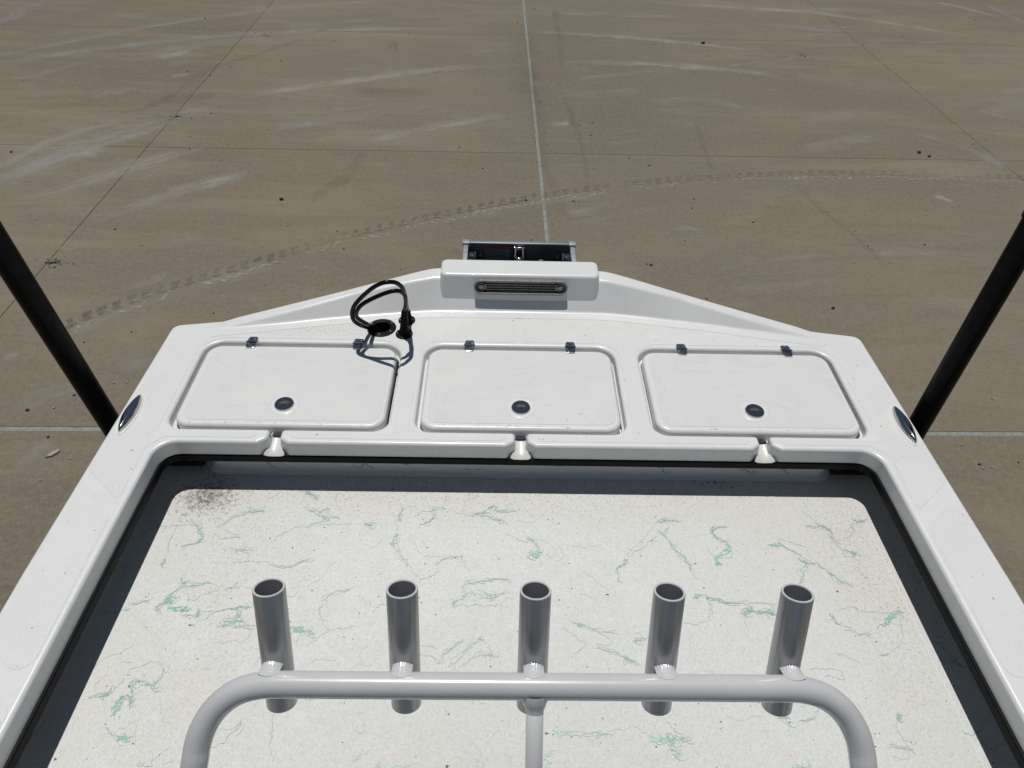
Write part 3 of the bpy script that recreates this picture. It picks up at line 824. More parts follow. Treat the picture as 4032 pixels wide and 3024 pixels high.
# side liner and aft wall with a coved foot; square recesses in the two corners
def wall_loft(name, line, z0, z1, cove, m):
    V = []; Fc = []
    prof = [(cove * (1 - math.sin(a)), z0 + .0005 + cove * (1 - math.cos(a))) for a in [math.pi/2*i/6 for i in range(7)]] + [(0, z1)]
    line = [Vector(p) for p in line]; k = len(prof)
    for i, p in enumerate(line):
        d = (line[min(i+1, len(line)-1)] - line[max(i-1, 0)]).normalized(); nn = Vector((-d.y, d.x))
        for off, z in prof: q = p + nn * off; V.append((q.x, q.y, z))
    for i in range(len(line) - 1):
        for j in range(k - 1): a = i * k + j; Fc.append((a, a + k, a + k + 1, a + 1))
    return obj(name, (V, [], Fc), m, boat, True)
lin = [(1.08, -2.3), (1.08, 1.38), (1.04, 1.42), (-1.04, 1.42), (-1.08, 1.38), (-1.08, -2.3)]
wall_loft('cockpit_liner', lin, FZ, 1.66, .02, floorm)
wl = [(.902, 1.419), (.892, 1.37), (.878, 1.352), (.86, 1.345), (-.85, 1.345), (-.868, 1.352), (-.882, 1.37), (-.892, 1.419)]
wall_loft('aft_wall', wl, FZ, 1.652, .018, wallm)
V = [(x, y, 1.6515) for x, y in wl]
for sx in (-1, 1):
    xi = .884; V2 = []
    pl2 = [(xi - .02, 1.578), (1.085, 1.578), (1.085, 1.652), (xi - .02, 1.652)]
    bm = bmesh.new(); box_bm(bm, (sx * (xi + .10), 1.3535, 1.6155), (.22, .016, .073), bev=.004); obj('wall_header', bm, wallm, boat, True, angle=40)
    bm = bmesh.new(); box_bm(bm, (sx * .985, 1.4145, 1.59), (.19, .006, .12)); obj('recess_back', bm, grime, boat)
    fl = [(.905, 1.354), (1.079, 1.354), (1.079, 1.412), (.905, 1.412)]
    obj('recess_floor', ([(sx * a_, b_, FZ + .0022) for a_, b_ in (fl if sx > 0 else fl[::-1])], [], [(0, 1, 2, 3)]), grime, boat)
obj('aft_wall_shelf', (V, [], [tuple(range(len(V)))]), wallm, boat)
# moulded bead line on the floor at right
V = []; Fc = []
for i in range(41):
    y = 1.235 - i * .03
    for dx, dz in ((-.0012, .0001), (0, .0004), (.0012, .0001)): V.append((.945 + .028 * (i / 40) + dx, y, FZ + dz))
    if i:
        a = 3 * (i - 1); Fc += [(a, a+1, a+4, a+3), (a+1, a+2, a+5, a+4)]
obj('floor_bead', (V, [], Fc), gel, boat, True)

# teal paint splatter on the floor, squiggle by squiggle
C8 = lambda x, y: (x * .6776, 1900 + y * .6776)
C7m = lambda x, y: (1100 + x * .859, 1850 + y * .859)
C7 = lambda x, y: (2900 + x * .5118, 1700 + y * .5118)
C2b = lambda x, y: (2000 + x * .7233, 2200 + y * .7233)
C2a = lambda x, y: (600 + x * .6329, 2200 + y * .6329)
SQ = [
 (C8, 0, [(1195,170),(1240,200),(1255,260),(1300,245)]), (C8, 1, [(1290,250),(1350,205),(1450,170)]), (C8, 2, [(1450,150),(1465,165),(1535,160)]), (C8, 0, [(1455,60),(1450,110),(1462,160)]),
 (C8, 2, [(1100,205),(1130,240),(1160,260),(1150,290),(1178,312),(1140,345),(1085,360),(1050,378)]), (C8, 1, [(1045,200),(1055,235)]),
 (C8, 0, [(1050,235),(1000,300),(975,400),(955,455)]), (C8, 2, [(955,455),(940,490)]), (C8, 0, [(940,275),(1050,250),(1160,258)]),
 (C8, 0, [(1310,365),(1380,388)]), (C8, 2, [(1380,388),(1470,394)]), (C8, 1, [(1570,465),(1640,485),(1700,485),(1760,455),(1810,440)]), (C8, 0, [(1370,450),(1570,465)]),
 (C8, 1, [(1770,60),(1810,75),(1840,95)]), (C8, 2, [(1770,140),(1810,170),(1850,185),(1890,210),(1920,205)]), (C8, 1, [(1850,185),(1900,150),(1895,205)]), (C8, 1, [(1930,205),(1975,200)]),
 (C8, 0, [(1590,355),(1620,310),(1700,270),(1790,255)]), (C8, 1, [(1790,258),(1860,232),(1900,240)]), (C8, 0, [(1900,240),(1950,240),(2050,245)]),
 (C8, 2, [(1055,545),(1065,590),(1110,600),(1225,582)]), (C8, 1, [(1065,600),(1010,640),(975,670)]), (C8, 3, [(985,660),(970,690),(990,690)]), (C8, 2, [(970,680),(915,720),(940,760)]),
 (C8, 1, [(770,710),(800,700),(865,680)]), (C8, 3, [(985,730),(1030,738),(1085,738)]), (C8, 1, [(1060,765),(1140,780)]), (C8, 2, [(1140,780),(1160,745)]),
 (C8, 0, [(1130,830),(1270,745),(1380,725)]), (C8, 2, [(1350,735),(1390,720),(1450,725)]), (C8, 2, [(1385,725),(1385,770),(1340,820),(1270,835)]), (C8, 2, [(1300,800),(1380,800),(1420,815)]), (C8, 1, [(1350,840),(1475,845)]),
 (C8, 0, [(1180,745),(1300,740),(1360,735)]), (C8, 1, [(1310,625),(1360,605),(1385,585)]), (C8, 0, [(1090,600),(1080,650),(1100,680),(1140,680),(1190,650),(1270,625)]), (C8, 0, [(1230,590),(1275,640),(1250,690)]),
 (C8, 0, [(740,1110),(790,1075),(930,1045)]), (C8, 1, [(930,1045),(960,1080),(940,1130),(890,1190)]), (C8, 1, [(890,1180),(900,1205),(935,1212)]),
 (C8, 2, [(530,1245),(620,1235),(660,1190)]), (C8, 2, [(770,1215),(780,1170),(820,1150),(890,1190)]), (C8, 3, [(660,1350),(680,1310),(665,1290),(700,1250)]), (C8, 2, [(700,1250),(755,1245),(750,1310)]),
 (C8, 0, [(660,1190),(730,1130)]), (C8, 0, [(905,1200),(905,1260)]), (C8, 1, [(630,1410),(640,1450),(690,1475)]), (C8, 3, [(690,1475),(740,1492)]), (C8, 0, [(660,1450),(780,1390)]),
 (C8, 0, [(1200,1550),(1290,1505),(1370,1450)]), (C8, 1, [(1370,1450),(1410,1395)]), (C8, 4, [(1600,1310),(1575,1400),(1590,1470),(1560,1540),(1585,1610)]),
 (C8, 1, [(1870,690),(1900,660),(1960,640),(2050,620)]), (C8, 1, [(1870,690),(1860,740),(1875,800)]), (C8, 0, [(1870,800),(1880,830),(1915,860)]), (C8, 0, [(1770,960),(1850,900),(1915,860),(2060,820)]),
 (C8, 2, [(1700,865),(1760,860),(1830,885)]), (C8, 1, [(1780,1270),(1850,1240),(1900,1210)]), (C8, 1, [(800,1645),(860,1640)]), (C8, 0, [(940,1659),(1020,1620)]), (C8, 1, [(1500,1215),(1550,1260)]),
 (C8, 4, [(1250,270),(1300,260),(1330,290),(1400,320),(1340,320),(1280,330),(1250,300)]),
 (C7m, 2, [(700,180),(705,215),(690,235),(655,250)]), (C7m, 1, [(690,180),(760,180)]), (C7m, 0, [(760,185),(890,210)]), (C7m, 2, [(890,210),(940,190),(985,165),(1000,192),(1090,187)]), (C7m, 2, [(890,210),(940,205),(985,225),(1030,242)]),
 (C7m, 2, [(560,170),(555,220),(545,240)]), (C7m, 0, [(545,240),(540,295)]), (C7m, 2, [(540,295),(525,320),(518,342)]), (C7m, 1, [(518,342),(560,395),(600,440)]), (C7m, 0, [(600,440),(640,500),(740,465)]),
 (C7m, 1, [(720,435),(770,405),(840,405)]), (C7m, 1, [(838,385),(840,420)]), (C7m, 0, [(840,420),(870,460)]), (C7m, 0, [(620,215),(650,195),(700,185)]),
 (C7m, 2, [(1140,310),(1175,340),(1188,380)]), (C7m, 3, [(1150,382),(1175,398),(1192,378)]), (C7m, 0, [(1188,400),(1200,455)]), (C7m, 0, [(1040,300),(1140,335)]),
 (C7m, 2, [(1555,500),(1550,460),(1575,440),(1590,410)]), (C7m, 0, [(1590,410),(1660,320),(1725,255)]), (C7m, 2, [(1725,238),(1780,233),(1835,237)]), (C7m, 0, [(1600,400),(1690,340),(1730,290)]), (C7m, 1, [(1700,330),(1725,312)]),
 (C7m, 1, [(1740,280),(1780,320)]), (C7m, 2, [(1780,325),(1820,365),(1870,420),(1895,470)]), (C7m, 0, [(1895,470),(1910,500)]), (C7m, 1, [(1760,290),(1775,260)]),
 (C7m, 2, [(2055,260),(2010,265),(1985,285),(2020,325),(2060,345)]), (C7m, 3, [(2060,345),(2055,380),(2010,400),(2008,432),(2030,435)]), (C7m, 0, [(1965,340),(1980,390),(2010,420)]),
 (C7m, 0, [(860,515),(1000,500),(1060,515)]), (C7m, 2, [(385,250),(418,255),(418,270)]), (C7m, 0, [(265,160),(255,130),(290,95)]), (C7m, 2, [(120,100),(150,110),(175,135)]),
 (C7, 1, [(540,740),(610,742)]), (C7, 2, [(600,742),(640,728),(680,735),(720,778),(725,805)]), (C7, 1, [(725,805),(770,850),(820,912),(880,925)]), (C7, 2, [(880,925),(935,945)]), (C7, 0, [(510,620),(560,650),(620,710),(700,770)]),
 (C7, 2, [(1000,680),(940,690),(905,680)]), (C7, 1, [(925,688),(895,730),(915,775)]), (C7, 0, [(915,775),(880,800),(865,820)]),
 (C7, 2, [(270,880),(330,873)]), (C7, 1, [(330,873),(400,905),(500,960)]), (C7, 0, [(500,960),(560,1000),(610,1025)]), (C7, 1, [(610,1025),(690,1060)]), (C7, 2, [(690,1060),(770,1130),(880,1195)]), (C7, 0, [(310,820),(350,875)]), (C7, 0, [(320,820),(400,850),(500,880),(565,940)]),
 (C7, 2, [(475,985),(545,1015)]), (C7, 1, [(545,1015),(545,1050),(500,1090),(500,1140)]), (C7, 1, [(480,1170),(500,1150),(515,1160)]), (C7, 1, [(545,1020),(610,1025)]),
 (C7, 2, [(50,1410),(90,1385),(140,1365)]), (C7, 2, [(160,1390),(240,1395),(295,1402)]), (C7, 0, [(0,1310),(90,1310),(300,1332)]), (C7, 0, [(55,1410),(70,1500)]),
 (C7, 2, [(720,1400),(745,1440),(770,1475)]), (C7, 0, [(770,1475),(880,1520),(950,1555)]), (C7, 0, [(760,1390),(880,1345),(1000,1380),(1170,1400)]), (C7, 3, [(1250,1375),(1200,1420),(1160,1460),(1130,1500)]),
 (C7, 0, [(1250,1385),(1270,1430),(1260,1520)]), (C7, 1, [(940,1555),(1030,1540)]),
 (C2b, 2, [(355,350),(400,362)]), (C2b, 1, [(400,362),(480,378),(580,395)]), (C2b, 0, [(430,375),(520,410),(560,465),(480,470)]), (C2b, 1, [(480,490),(560,500),(640,540)]), (C2b, 2, [(640,540),(700,568)]),
 (C2b, 2, [(695,455),(720,440)]), (C2b, 1, [(720,440),(760,435)]), (C2b, 2, [(1010,212),(1060,200)]), (C2b, 2, [(1080,205),(1110,215),(1190,235),(1260,240)]), (C2b, 0, [(1260,240),(1440,245)]), (C2b, 1, [(1085,215),(1110,270),(1110,315)]), (C2b, 0, [(1110,315),(1020,365),(950,345)]),
 (C2b, 2, [(1280,300),(1340,285)]), (C2b, 2, [(1345,295),(1400,292),(1450,300)]), (C2b, 0, [(1840,390),(1900,400)]), (C2b, 0, [(2130,290),(2145,400),(2140,460),(2060,530)]), (C2b, 1, [(2040,530),(2070,535)]),
 (C2b, 3, [(265,945),(285,950)]), (C2b, 1, [(290,960),(340,960),(410,965),(480,972)]), (C2b, 2, [(480,972),(520,960),(550,950)]), (C2b, 0, [(550,950),(620,925),(700,915),(750,965)]), (C2b, 3, [(780,985),(840,990),(900,980)]), (C2b, 2, [(900,975),(985,985)]), (C2b, 2, [(860,970),(900,1000),(895,975)]),
 (C2b, 0, [(860,880),(900,930),(980,985)]), (C2b, 1, [(885,1000),(895,1040)]), (C2b, 2, [(895,1045),(945,1058),(905,1078)]), (C2b, 2, [(1480,855),(1530,888)]), (C2b, 0, [(1530,888),(1530,940)]), (C2b, 1, [(1590,890),(1660,850),(1690,790)]),
 (C2b, 2, [(2120,870),(2138,852)]), (C2b, 0, [(2120,870),(2120,920),(2150,980),(2212,1020)]), (C2b, 1, [(2080,1015),(2212,1045)]), (C2b, 1, [(190,1075),(250,1042)]), (C2b, 2, [(200,1130),(232,1110)]),
 (C2b, 0, [(1640,605),(1780,600),(1830,650),(1720,640)]), (C2b, 0, [(300,370),(380,430),(420,470),(330,540)]), (C2b, 2, [(1550,1130),(1640,1150)]),
 (C2a, 2, [(1872,300),(1880,272),(1930,235),(2000,208)]), (C2a, 1, [(2000,208),(2110,250),(2212,205)]), (C2a, 2, [(2060,205),(2100,235),(2130,225)]), (C2a, 1, [(1930,200),(1975,150),(2212,130)]), (C2a, 0, [(1885,302),(2000,292),(2212,295)]),
 (C2a, 0, [(1680,610),(1760,630),(1790,640)]), (C2a, 1, [(1800,650),(1820,590),(1900,540),(1930,510)]), (C2a, 1, [(1840,680),(1900,620),(2000,520),(2050,490)]), (C2a, 1, [(1920,670),(2000,610),(2080,600)]), (C2a, 2, [(2080,600),(2140,605)]), (C2a, 0, [(2020,490),(2080,525)]),
 (C2a, 4, [(1250,980),(1265,1070),(1330,1075)]), (C2a, 2, [(2055,830),(2040,870)]), (C2a, 1, [(2040,870),(1990,905)]), (C2a, 2, [(870,450),(940,442)]),
 (C2a, 2, [(1420,1300),(1440,1285)]), (C2a, 2, [(1510,1290),(1550,1300)]), (C2a, 1, [(1560,1290),(1640,1275)]), (C2a, 1, [(1240,1270),(1320,1215)]), (C2a, 0, [(1680,550),(1780,560)]), (C2a, 0, [(1370,330),(1460,270)]),
]
V = []; Fc = []; MI = []
WD = {0: (.0009, 1), 1: (.0016, 0), 2: (.0029, 0), 3: (.0054, 0), 4: (.0010, 2)}
for qi, (fn, kd, pts) in enumerate(SQ):
    P3 = [at_z(*fn(*p), FZ) for p in pts]; P3 = smooth_path(P3, 6)
    # resample every ~3.5 mm with a wandering offset
    rs = [P3[0]]; 
    for a, b in zip(P3, P3[1:]):
        k = max(1, int((b - a).length / .0035))
        for j in range(1, k + 1): rs.append(a + (b - a) * (j / k))
    nn_ = len(rs); wd, mi = WD[kd]
    strands = [(0, 1.0, mi)] + ([(.7, .30, 1), (-.9, .26, 1)] if kd in (1, 2) else []) + ([(1.1, .4, 0), (-1.2, .35, 0), (.3, .5, 0)] if kd == 3 else [])
    for si_, (so_, sw, smi) in enumerate(strands):
        ps = []; ws = []
        for i, p in enumerate(rs):
            t = i / max(1, nn_ - 1); s_ = qi * 7.3 + so_ * 5
            off = Vector((noise.noise(Vector((p.x * 45, p.y * 45, s_))), noise.noise(Vector((p.x * 45, p.y * 45, s_ + 9))), 0)) * .0065
            off += Vector((noise.noise(Vector((p.x * 160, p.y * 160, s_))), noise.noise(Vector((p.x * 160, p.y * 160, s_ + 3))), 0)) * .0065
            if so_: off += Vector((noise.noise(Vector((i * .06, s_, 1))), noise.noise(Vector((i * .06, s_, 5))), 0)) * .016
            ps.append(p + off)
            nz = noise.noise(Vector((i * .33, s_, 0))) + .5 * noise.noise(Vector((i * .9, s_, 4)))
            ws.append(max(.0005, wd * sw * (.75 + 1.3 * nz) * (.35 + .65 * math.sin(math.pi * (.06 + .88 * t)))))
        ribbon(V, Fc, ps, ws, FZ + .0006 + .00005 * (qi % 9) + .00001 * si_, smi, MI, rise=.00012)
    if kd in (2, 3):
        for j in range(2 + kd):
            p = random.choice(rs); a = random.random() * 6.28; Ls = random.uniform(.006, .022)
            ps = [p + Vector((math.cos(a + t * .5), math.sin(a + t * .5), 0)) * Ls * t / 4 for t in range(5)]
            ribbon(V, Fc, ps, [wd * .6, wd * .4, wd * .25, .0006, .0004], FZ + .00125 + .00002 * j, 0, MI)
        for j in range(4):
            p = random.choice(rs); b0 = len(Fc); flake(V, Fc, (p.x + random.gauss(0, .006), p.y + random.gauss(0, .004)), random.uniform(.0008, .0022), FZ + .0013 + .00002 * j)
            MI.append(0)
# in the shaded strips along the sides too
for i in range(26):
    sx = random.choice((-1, 1)); x = sx * random.uniform(.985, 1.05); y = random.uniform(.3, 1.25); a = random.random() * 6.28
    ps = [Vector((x, y, FZ))]
    for j in range(14): a += random.gauss(0, .5); ps.append(ps[-1] + Vector((math.cos(a), math.sin(a), 0)) * .006)
    ribbon(V, Fc, ps, [random.uniform(.0008, .004) for _ in ps], FZ + .0006, 0, MI)
o = obj('paint_splatter', (V, [], Fc), [teal, teal2, greyv], boat, kind='stuff')
for p, mi in zip(o.data.polygons, MI): p.material_index = mi
# fine hair-thin threads and specks all over the floor
V = []; Fc = []
for i in range(70):
    x = random.uniform(-.93, .93); y = random.uniform(.5, 1.22); a = random.random() * 6.28
    ps = [Vector((x, y, FZ))]
    for j in range(random.randint(6, 22)): a += random.gauss(0, .35); ps.append(ps[-1] + Vector((math.cos(a), math.sin(a), 0)) * .005)
    ribbon(V, Fc, ps, [.0006] * len(ps), FZ + .0005)
obj('splatter_thread', (V, [], Fc), teal2, boat, kind='stuff')
V = []; Fc = []
for i in range(150): flake(V, Fc, (random.uniform(-.95, .95), random.uniform(.48, 1.26)), random.uniform(.0007, .0022) , FZ + .001)
obj('dirt_speck', (V, [], Fc), dark, boat, kind='stuff')
# the same splatter on the aft wall
V = []; Fc = []
for ww in range(16):
    x = -.82 + 1.64 * (ww + random.random()) / 16; z = random.uniform(1.555, 1.62); a = random.random() * 6.28; pts = [(x, z)]
    for j in range(random.randint(6, 16)): a += random.gauss(0, .7); pts.append((pts[-1][0] + .0055 * math.cos(a), min(1.64, max(1.552, pts[-1][1] + .0055 * math.sin(a)))))
    tv = []; tf = []; ribbon(tv, tf, [Vector(p) for p in pts], [random.uniform(.0012, .006) for _ in pts], 0); b = len(V)
    V += [(v[0], 1.3438, v[1]) for v in tv]; Fc += [tuple(i_ + b for i_ in f) for f in tf]
obj('wall_splatter', (V, [], Fc), teal, boat, kind='stuff')

# pull-up cleats
for sx in (-1, 1):
    bez = [Vector((.0215 * math.copysign(abs(math.cos(a)) ** 1.15, math.cos(a)), .079 * math.sin(a))) for a in [2*math.pi*i/40 for i in range(40)]]
    V, Fc, _ = plate(bez, [], .0026, -.001, bev=.0012, seg=2)
    o = obj('cleat_bezel', (V, [], Fc), gel, boat, True, angle=40); o.location = (sx * 1.0775, 1.402, DZ)
    bm = bmesh.new(); rows = []
    for i in range(33):
        t = -1 + 2 * i / 32; e = max(0, 1 - t * t); w_ = .0175 * e ** .72; h = .004 + .0135 * e ** .5
        row = []
        for j in range(13):
            s_ = -1 + 2 * j / 12; z = h * (1 - abs(s_) ** 2.4) ** .6 if abs(s_) < 1 else 0
            if abs(s_) < .05 and abs(t) < .5: z -= .0035 * (1 - (t / .5) ** 2)
            row.append(bm.verts.new((w_ * s_, .0725 * t, z)))
        rows.append(row)
    for a, b in zip(rows, rows[1:]):
        for j in range(12): bm.faces.new((a[j], a[j+1], b[j+1], b[j]))
    bmesh.ops.remove_doubles(bm, verts=bm.verts, dist=1e-5); bmesh.ops.recalc_face_normals(bm, faces=bm.faces)
    o = obj('cleat', bm, chrome, boat, True, label=('chrome pull-up cleat on the left side deck' if sx < 0 else 'chrome pull-up cleat on the right side deck'))
    o.location = (sx * 1.0775, 1.402, DZ + .0022); o.rotation_euler.z = sx * .03

# livewell grille on the transom block
gr = bpy.data.objects.new('intake_grille', None); col.objects.link(gr); gr.parent = boat; gr.location = (.003, 1.9430, 1.777)
gr.rotation_euler = (R(90 - 15.5), 0, 0)
bm = bmesh.new()
W2, H2 = .153, .0248
stad = fillet([(-W2, -H2), (W2, -H2), (W2, H2), (-W2, H2)], H2 * .995, 12)
stin = fillet([(-W2 + .007, -H2 + .007), (W2 - .007, -H2 + .007), (W2 - .007, H2 - .007), (-W2 + .007, H2 - .007)], (H2 - .007) * .995, 12)
V, Fc, Nn = plate(stad, [stin], .016, -.02, bev=.003, seg=3)
obj('grille_frame', (V, [], Fc), grillem, gr, True, angle=40)
obj('grille_back', ([(q.x, q.y, .003) for q in offs(stin, .001)], [], [tuple(range(len(stin)))]), dark, gr)
for i in range(5):
    yy = -.0160 + .0080 * i
    bm = bmesh.new(); box_bm(bm, (0, yy, .0062), (.238 if abs(i-2) < 2 else .225, .0042, .006), bev=.0012); obj('slat', bm, grillem, gr, True, angle=40)
for sx in (-1, 1):
    bm = bmesh.new()
    lathe_bm(bm, [(.0150, .003), (.0150, .0085), (.0125, .0100), (.0105, .0085), (.0098, .0050), (0, .0050)], (sx * .1285, 0, 0), 28)
    lathe_bm(bm, [(.0078, .0050), (.0078, .0125), (.0070, .0140), (0, .0140)], (sx * .1285, 0, 0), 6)
    bmesh.ops.recalc_face_normals(bm, faces=bm.faces); obj('bolt', bm, boltm, gr)

# steering and fuel lines: deck fittings, ribbed boots, two looping cables
bm = bmesh.new()
lathe_bm(bm, [(.0465, 0), (.0455, .0030), (.040, .0045), (.030, .0048), (.0275, .0030), (.0265, -.012), (.0255, -.07), (0, -.072)], (-.441, 1.807, DZ + .0006), 44)
for a in (35, 150, 265, 325): lathe_bm(bm, [(0, .0078), (.0025, .0070), (.0038, .0046)], (-.441 + .0375 * math.cos(R(a)), 1.807 + .0375 * math.sin(R(a)), DZ), 10, mi=1)
bmesh.ops.recalc_face_normals(bm, faces=bm.faces)
obj('cable_port', bm, [black, chrome], boat, True, angle=40)
C2 = lambda x, y: (1300 + x * .27125, 1050 + y * .27125)
cab1 = [(1080,640,1.771),(1098,540,1.757),(1088,430,1.736),(1040,372,1.725),(950,350,1.708),(800,385,1.703),(600,470,1.697),(450,560,1.696),(385,650,1.698),(380,715,1.707),(435,775,1.718),(540,835,1.740),(640,885,1.788)]
cab2 = [(1122,640,1.834),(1098,500,1.785),(1080,400,1.740),(1050,310,1.713),(980,245,1.698),(890,222,1.685),(750,240,1.680),(600,320,1.688),(450,450,1.698),(350,570,1.703),(318,680,1.708),(345,780,1.717),(440,850,1.736),(590,905,1.788)]
for (bx, by), cb, lean in (((-.366, 1.778), cab1, 0), ((-.365, 1.849), cab2, 0)):
    P3 = [at_y(*C2(x, y), Y) for x, y, Y in cb]
    base = Vector((bx, by, DZ))
    bm = bmesh.new()
    lathe_bm(bm, [(.0275, .0006), (.0268, .0040), (.021, .0058), (.0165, .0062), (.0158, .012)], base, 30)
    for sx in (-1, 1): lathe_bm(bm, [(0, .0082), (.0025, .0074), (.0036, .0050)], base + Vector((sx * .0205, -.003, 0)), 10, mi=1)
    top = P3[0]; ax = top - base; Lb = ax.length; nb = 46; ps = []; rs_ = []
    for i in range(nb + 1):
        t = i / nb; ps.append(base + ax * t); rr_ = .0148 - .0058 * t
        rs_.append(rr_ + (.0013 * math.sin(t * 2 * math.pi * 9) if .15 < t < .95 else 0))
    tube_bm(bm, ps, rs_, 20)
    bmesh.ops.recalc_face_normals(bm, faces=bm.faces)
    bo = obj('cable_boot', bm, [black, chrome], boat, True, angle=50)
    path_ = [base + ax * .7] + P3 + [Vector((-.442 + (.004 if cb is cab1 else -.006), 1.806, DZ - .03))]
    bm = tube_bm(bmesh.new(), smooth_path(path_, 8), .0065, 14); obj('control_cable', bm, cable_m, boat, True)

# jack plate behind the transom block
jp = bpy.data.objects.new('jack_plate', None); col.objects.link(jp); jp.parent = boat; jp.location = (0, 0, -.012); jp.scale = (.975, 1, 1)
jp['label'] = 'dark metal motor bracket with a red-topped warning decal'
JY = 2.165; JT = 1.818
def jbox(name, c, s, m, bev=.0015, rot=None):
    bm = bmesh.new(); box_bm(bm, c, s, rot, bev); return obj(name, bm, m, jp, True, angle=40)
jbox('back_plate', (0, JY, 1.70), (.372, .010, .236), darkmetal)
jbox('top_flange', (0, JY + .002, JT + .0015), (.350, .018, .005), alum)
for sx in (-1, 1):
    jbox('side_plate', (sx * .190, 2.11, 1.70), (.016, .150, .225), galv)
    jbox('corner_gusset', (sx * .190, JY + .006, JT - .004), (.026, .026, .012), galv, .002)
    jbox('slide_rail', (sx * .168, 2.118, 1.710), (.022, .030, .190), chrome, .009)
    jbox('guide_block', (sx * .160, 2.135, 1.70), (.012, .05, .18), darkmetal, .003)
    bm = bmesh.new(); lathe_bm(bm, [(.0068, 0), (.0068, .002), (.0058, .003), (0, .003)], (sx * .140, JY - .0055, 1.772), 14, Matrix.Rotation(R(90), 3, 'X')); bmesh.ops.recalc_face_normals(bm, faces=bm.faces)
    obj('bolt', bm, boltm, jp, True, angle=40)
jbox('front_plate', (0, 2.056, 1.68), (.372, .010, .23), darkmetal)
jbox('cross_rod', (0, 2.12, 1.7665), (.34, .006, .006), chrome, .002)
jbox('cable_tab', (.078, 2.118, 1.772), (.014, .004, .020), galv)
# centre lift ram with its clevis and bolts
bm = bmesh.new()
tube_bm(bm, [(0, 2.125, 1.60), (0, 2.130, 1.775)], .0085, 18); obj('lift_ram', bm, darkmetal, jp, True, angle=50)
bm = bmesh.new()
lathe_bm(bm, [(.0135, -.004), (.0145, 0), (.0135, .006), (.009, .010), (0, .011)], (0, 2.13, 1.775), 20)
for sx in (-1, 1):
    tube_bm(bm, [(sx * .0145, 2.12, 1.735), (sx * .0150, 2.135, 1.775), (sx * .0125, 2.15, 1.812)], [.0042, .0036, .0036], 10)
    tube_bm(bm, [(sx * .010, 2.118, 1.772), (sx * .024, 2.118, 1.772)], .0052, 6)
    tube_bm(bm, [(sx * .008, 2.118, 1.757), (sx * .020, 2.118, 1.757)], .0042, 6)
tube_bm(bm, [(-.018, 2.15, 1.808), (.018, 2.15, 1.808)], .0048, 12)
bmesh.ops.recalc_face_normals(bm, faces=bm.faces); obj('ram_clevis', bm, chrome, jp, True, angle=40)
# decal with its header and lines of small print
def dplate(name, x0, x1, z0, z1, y, m):
    return obj(name, ([(x0, y, z0), (x1, y, z0), (x1, y, z1), (x0, y, z1)], [], [(0, 1, 2, 3)]), m, jp)
FYJ = JY - .0052
dplate('decal_header', -.121, -.034, 1.797, 1.809, FYJ - .0006, red)
dplate('decal_sheet', -.121, -.034, 1.755, 1.797, FYJ - .0004, decal)
V = []; Fc = []
for i in range(11):
    z = 1.7935 - i * .0035; x = -.116; e = -.040 - random.random() * .014
    while x < e:
        l = random.uniform(.003, .008); b = len(V); V += [(x, FYJ - .001, z - .0006), (x + l, FYJ - .001, z - .0006), (x + l, FYJ - .001, z + .0006), (x, FYJ - .001, z + .0006)]; Fc.append((b, b+1, b+2, b+3)); x += l + .0016
obj('decal_small_print', (V, [], Fc), deck_print, jp, kind='stuff')
fc = bpy.data.curves.new('decal_word', 'FONT'); fc.body = '\u26a0 WARNING \u26a0'.replace('\u26a0', '!'); fc.size = .0105; fc.align_x = 'CENTER'; fc.align_y = 'CENTER'
fo = bpy.data.objects.new('tmp', fc); col.objects.link(fo); dg = bpy.context.evaluated_depsgraph_get()
me = bpy.data.meshes.new_from_object(fo.evaluated_get(dg)); bpy.data.objects.remove(fo)
me.materials.clear(); me.materials.append(deck_print)
o = bpy.data.objects.new('decal_word', me); col.objects.link(o); o.parent = jp; o.location = (-.0775, FYJ - .0012, 1.803); o.rotation_euler = (R(90), 0, 0)

holderm = mat('shaded_holder_tube', (.46, .475, .50), .3, metal=.75)  # darker, streaky metal than the bar, painting in the holders' shade
n = N(holderm)
st = n.noise(1, 4, .6, n.map((120, 3, 3)))
n.link(n.mix(n.ramp(st, .35, .7), (.34, .35, .365), (.43, .44, .455)), n.b.inputs['Base Color']); n.link(n.ramp(st, .3, .7, .26, .4), n.b.inputs['Roughness'])
bore_shade = mat('tube_bore_shade', (.10, .105, .12), .5)  # dark colour stands for the shade inside the tubes
# ------------------------------------------------------------------ rod holder rack of the tower
rack = thing('rod_holder_rack', 'light grey tubular rack with five rod holders above the cockpit floor', 'rod rack', (0, .52, FZ))
def rloc(p): return Vector(p) - Vector((0, .52, FZ))
barp = [(-.549, .4425, 1.852), (-.545, .463, 1.874), (-.537, .482, 1.895), (-.523, .500, 1.914), (-.503, .514, 1.931), (-.478, .5245, 1.9435), (-.449, .5295, 1.951), (-.42, .5310, 1.954)]
barp = [tuple(CAM + (Vector(p) - CAM) * (1.14 / 1.16)) for p in barp]
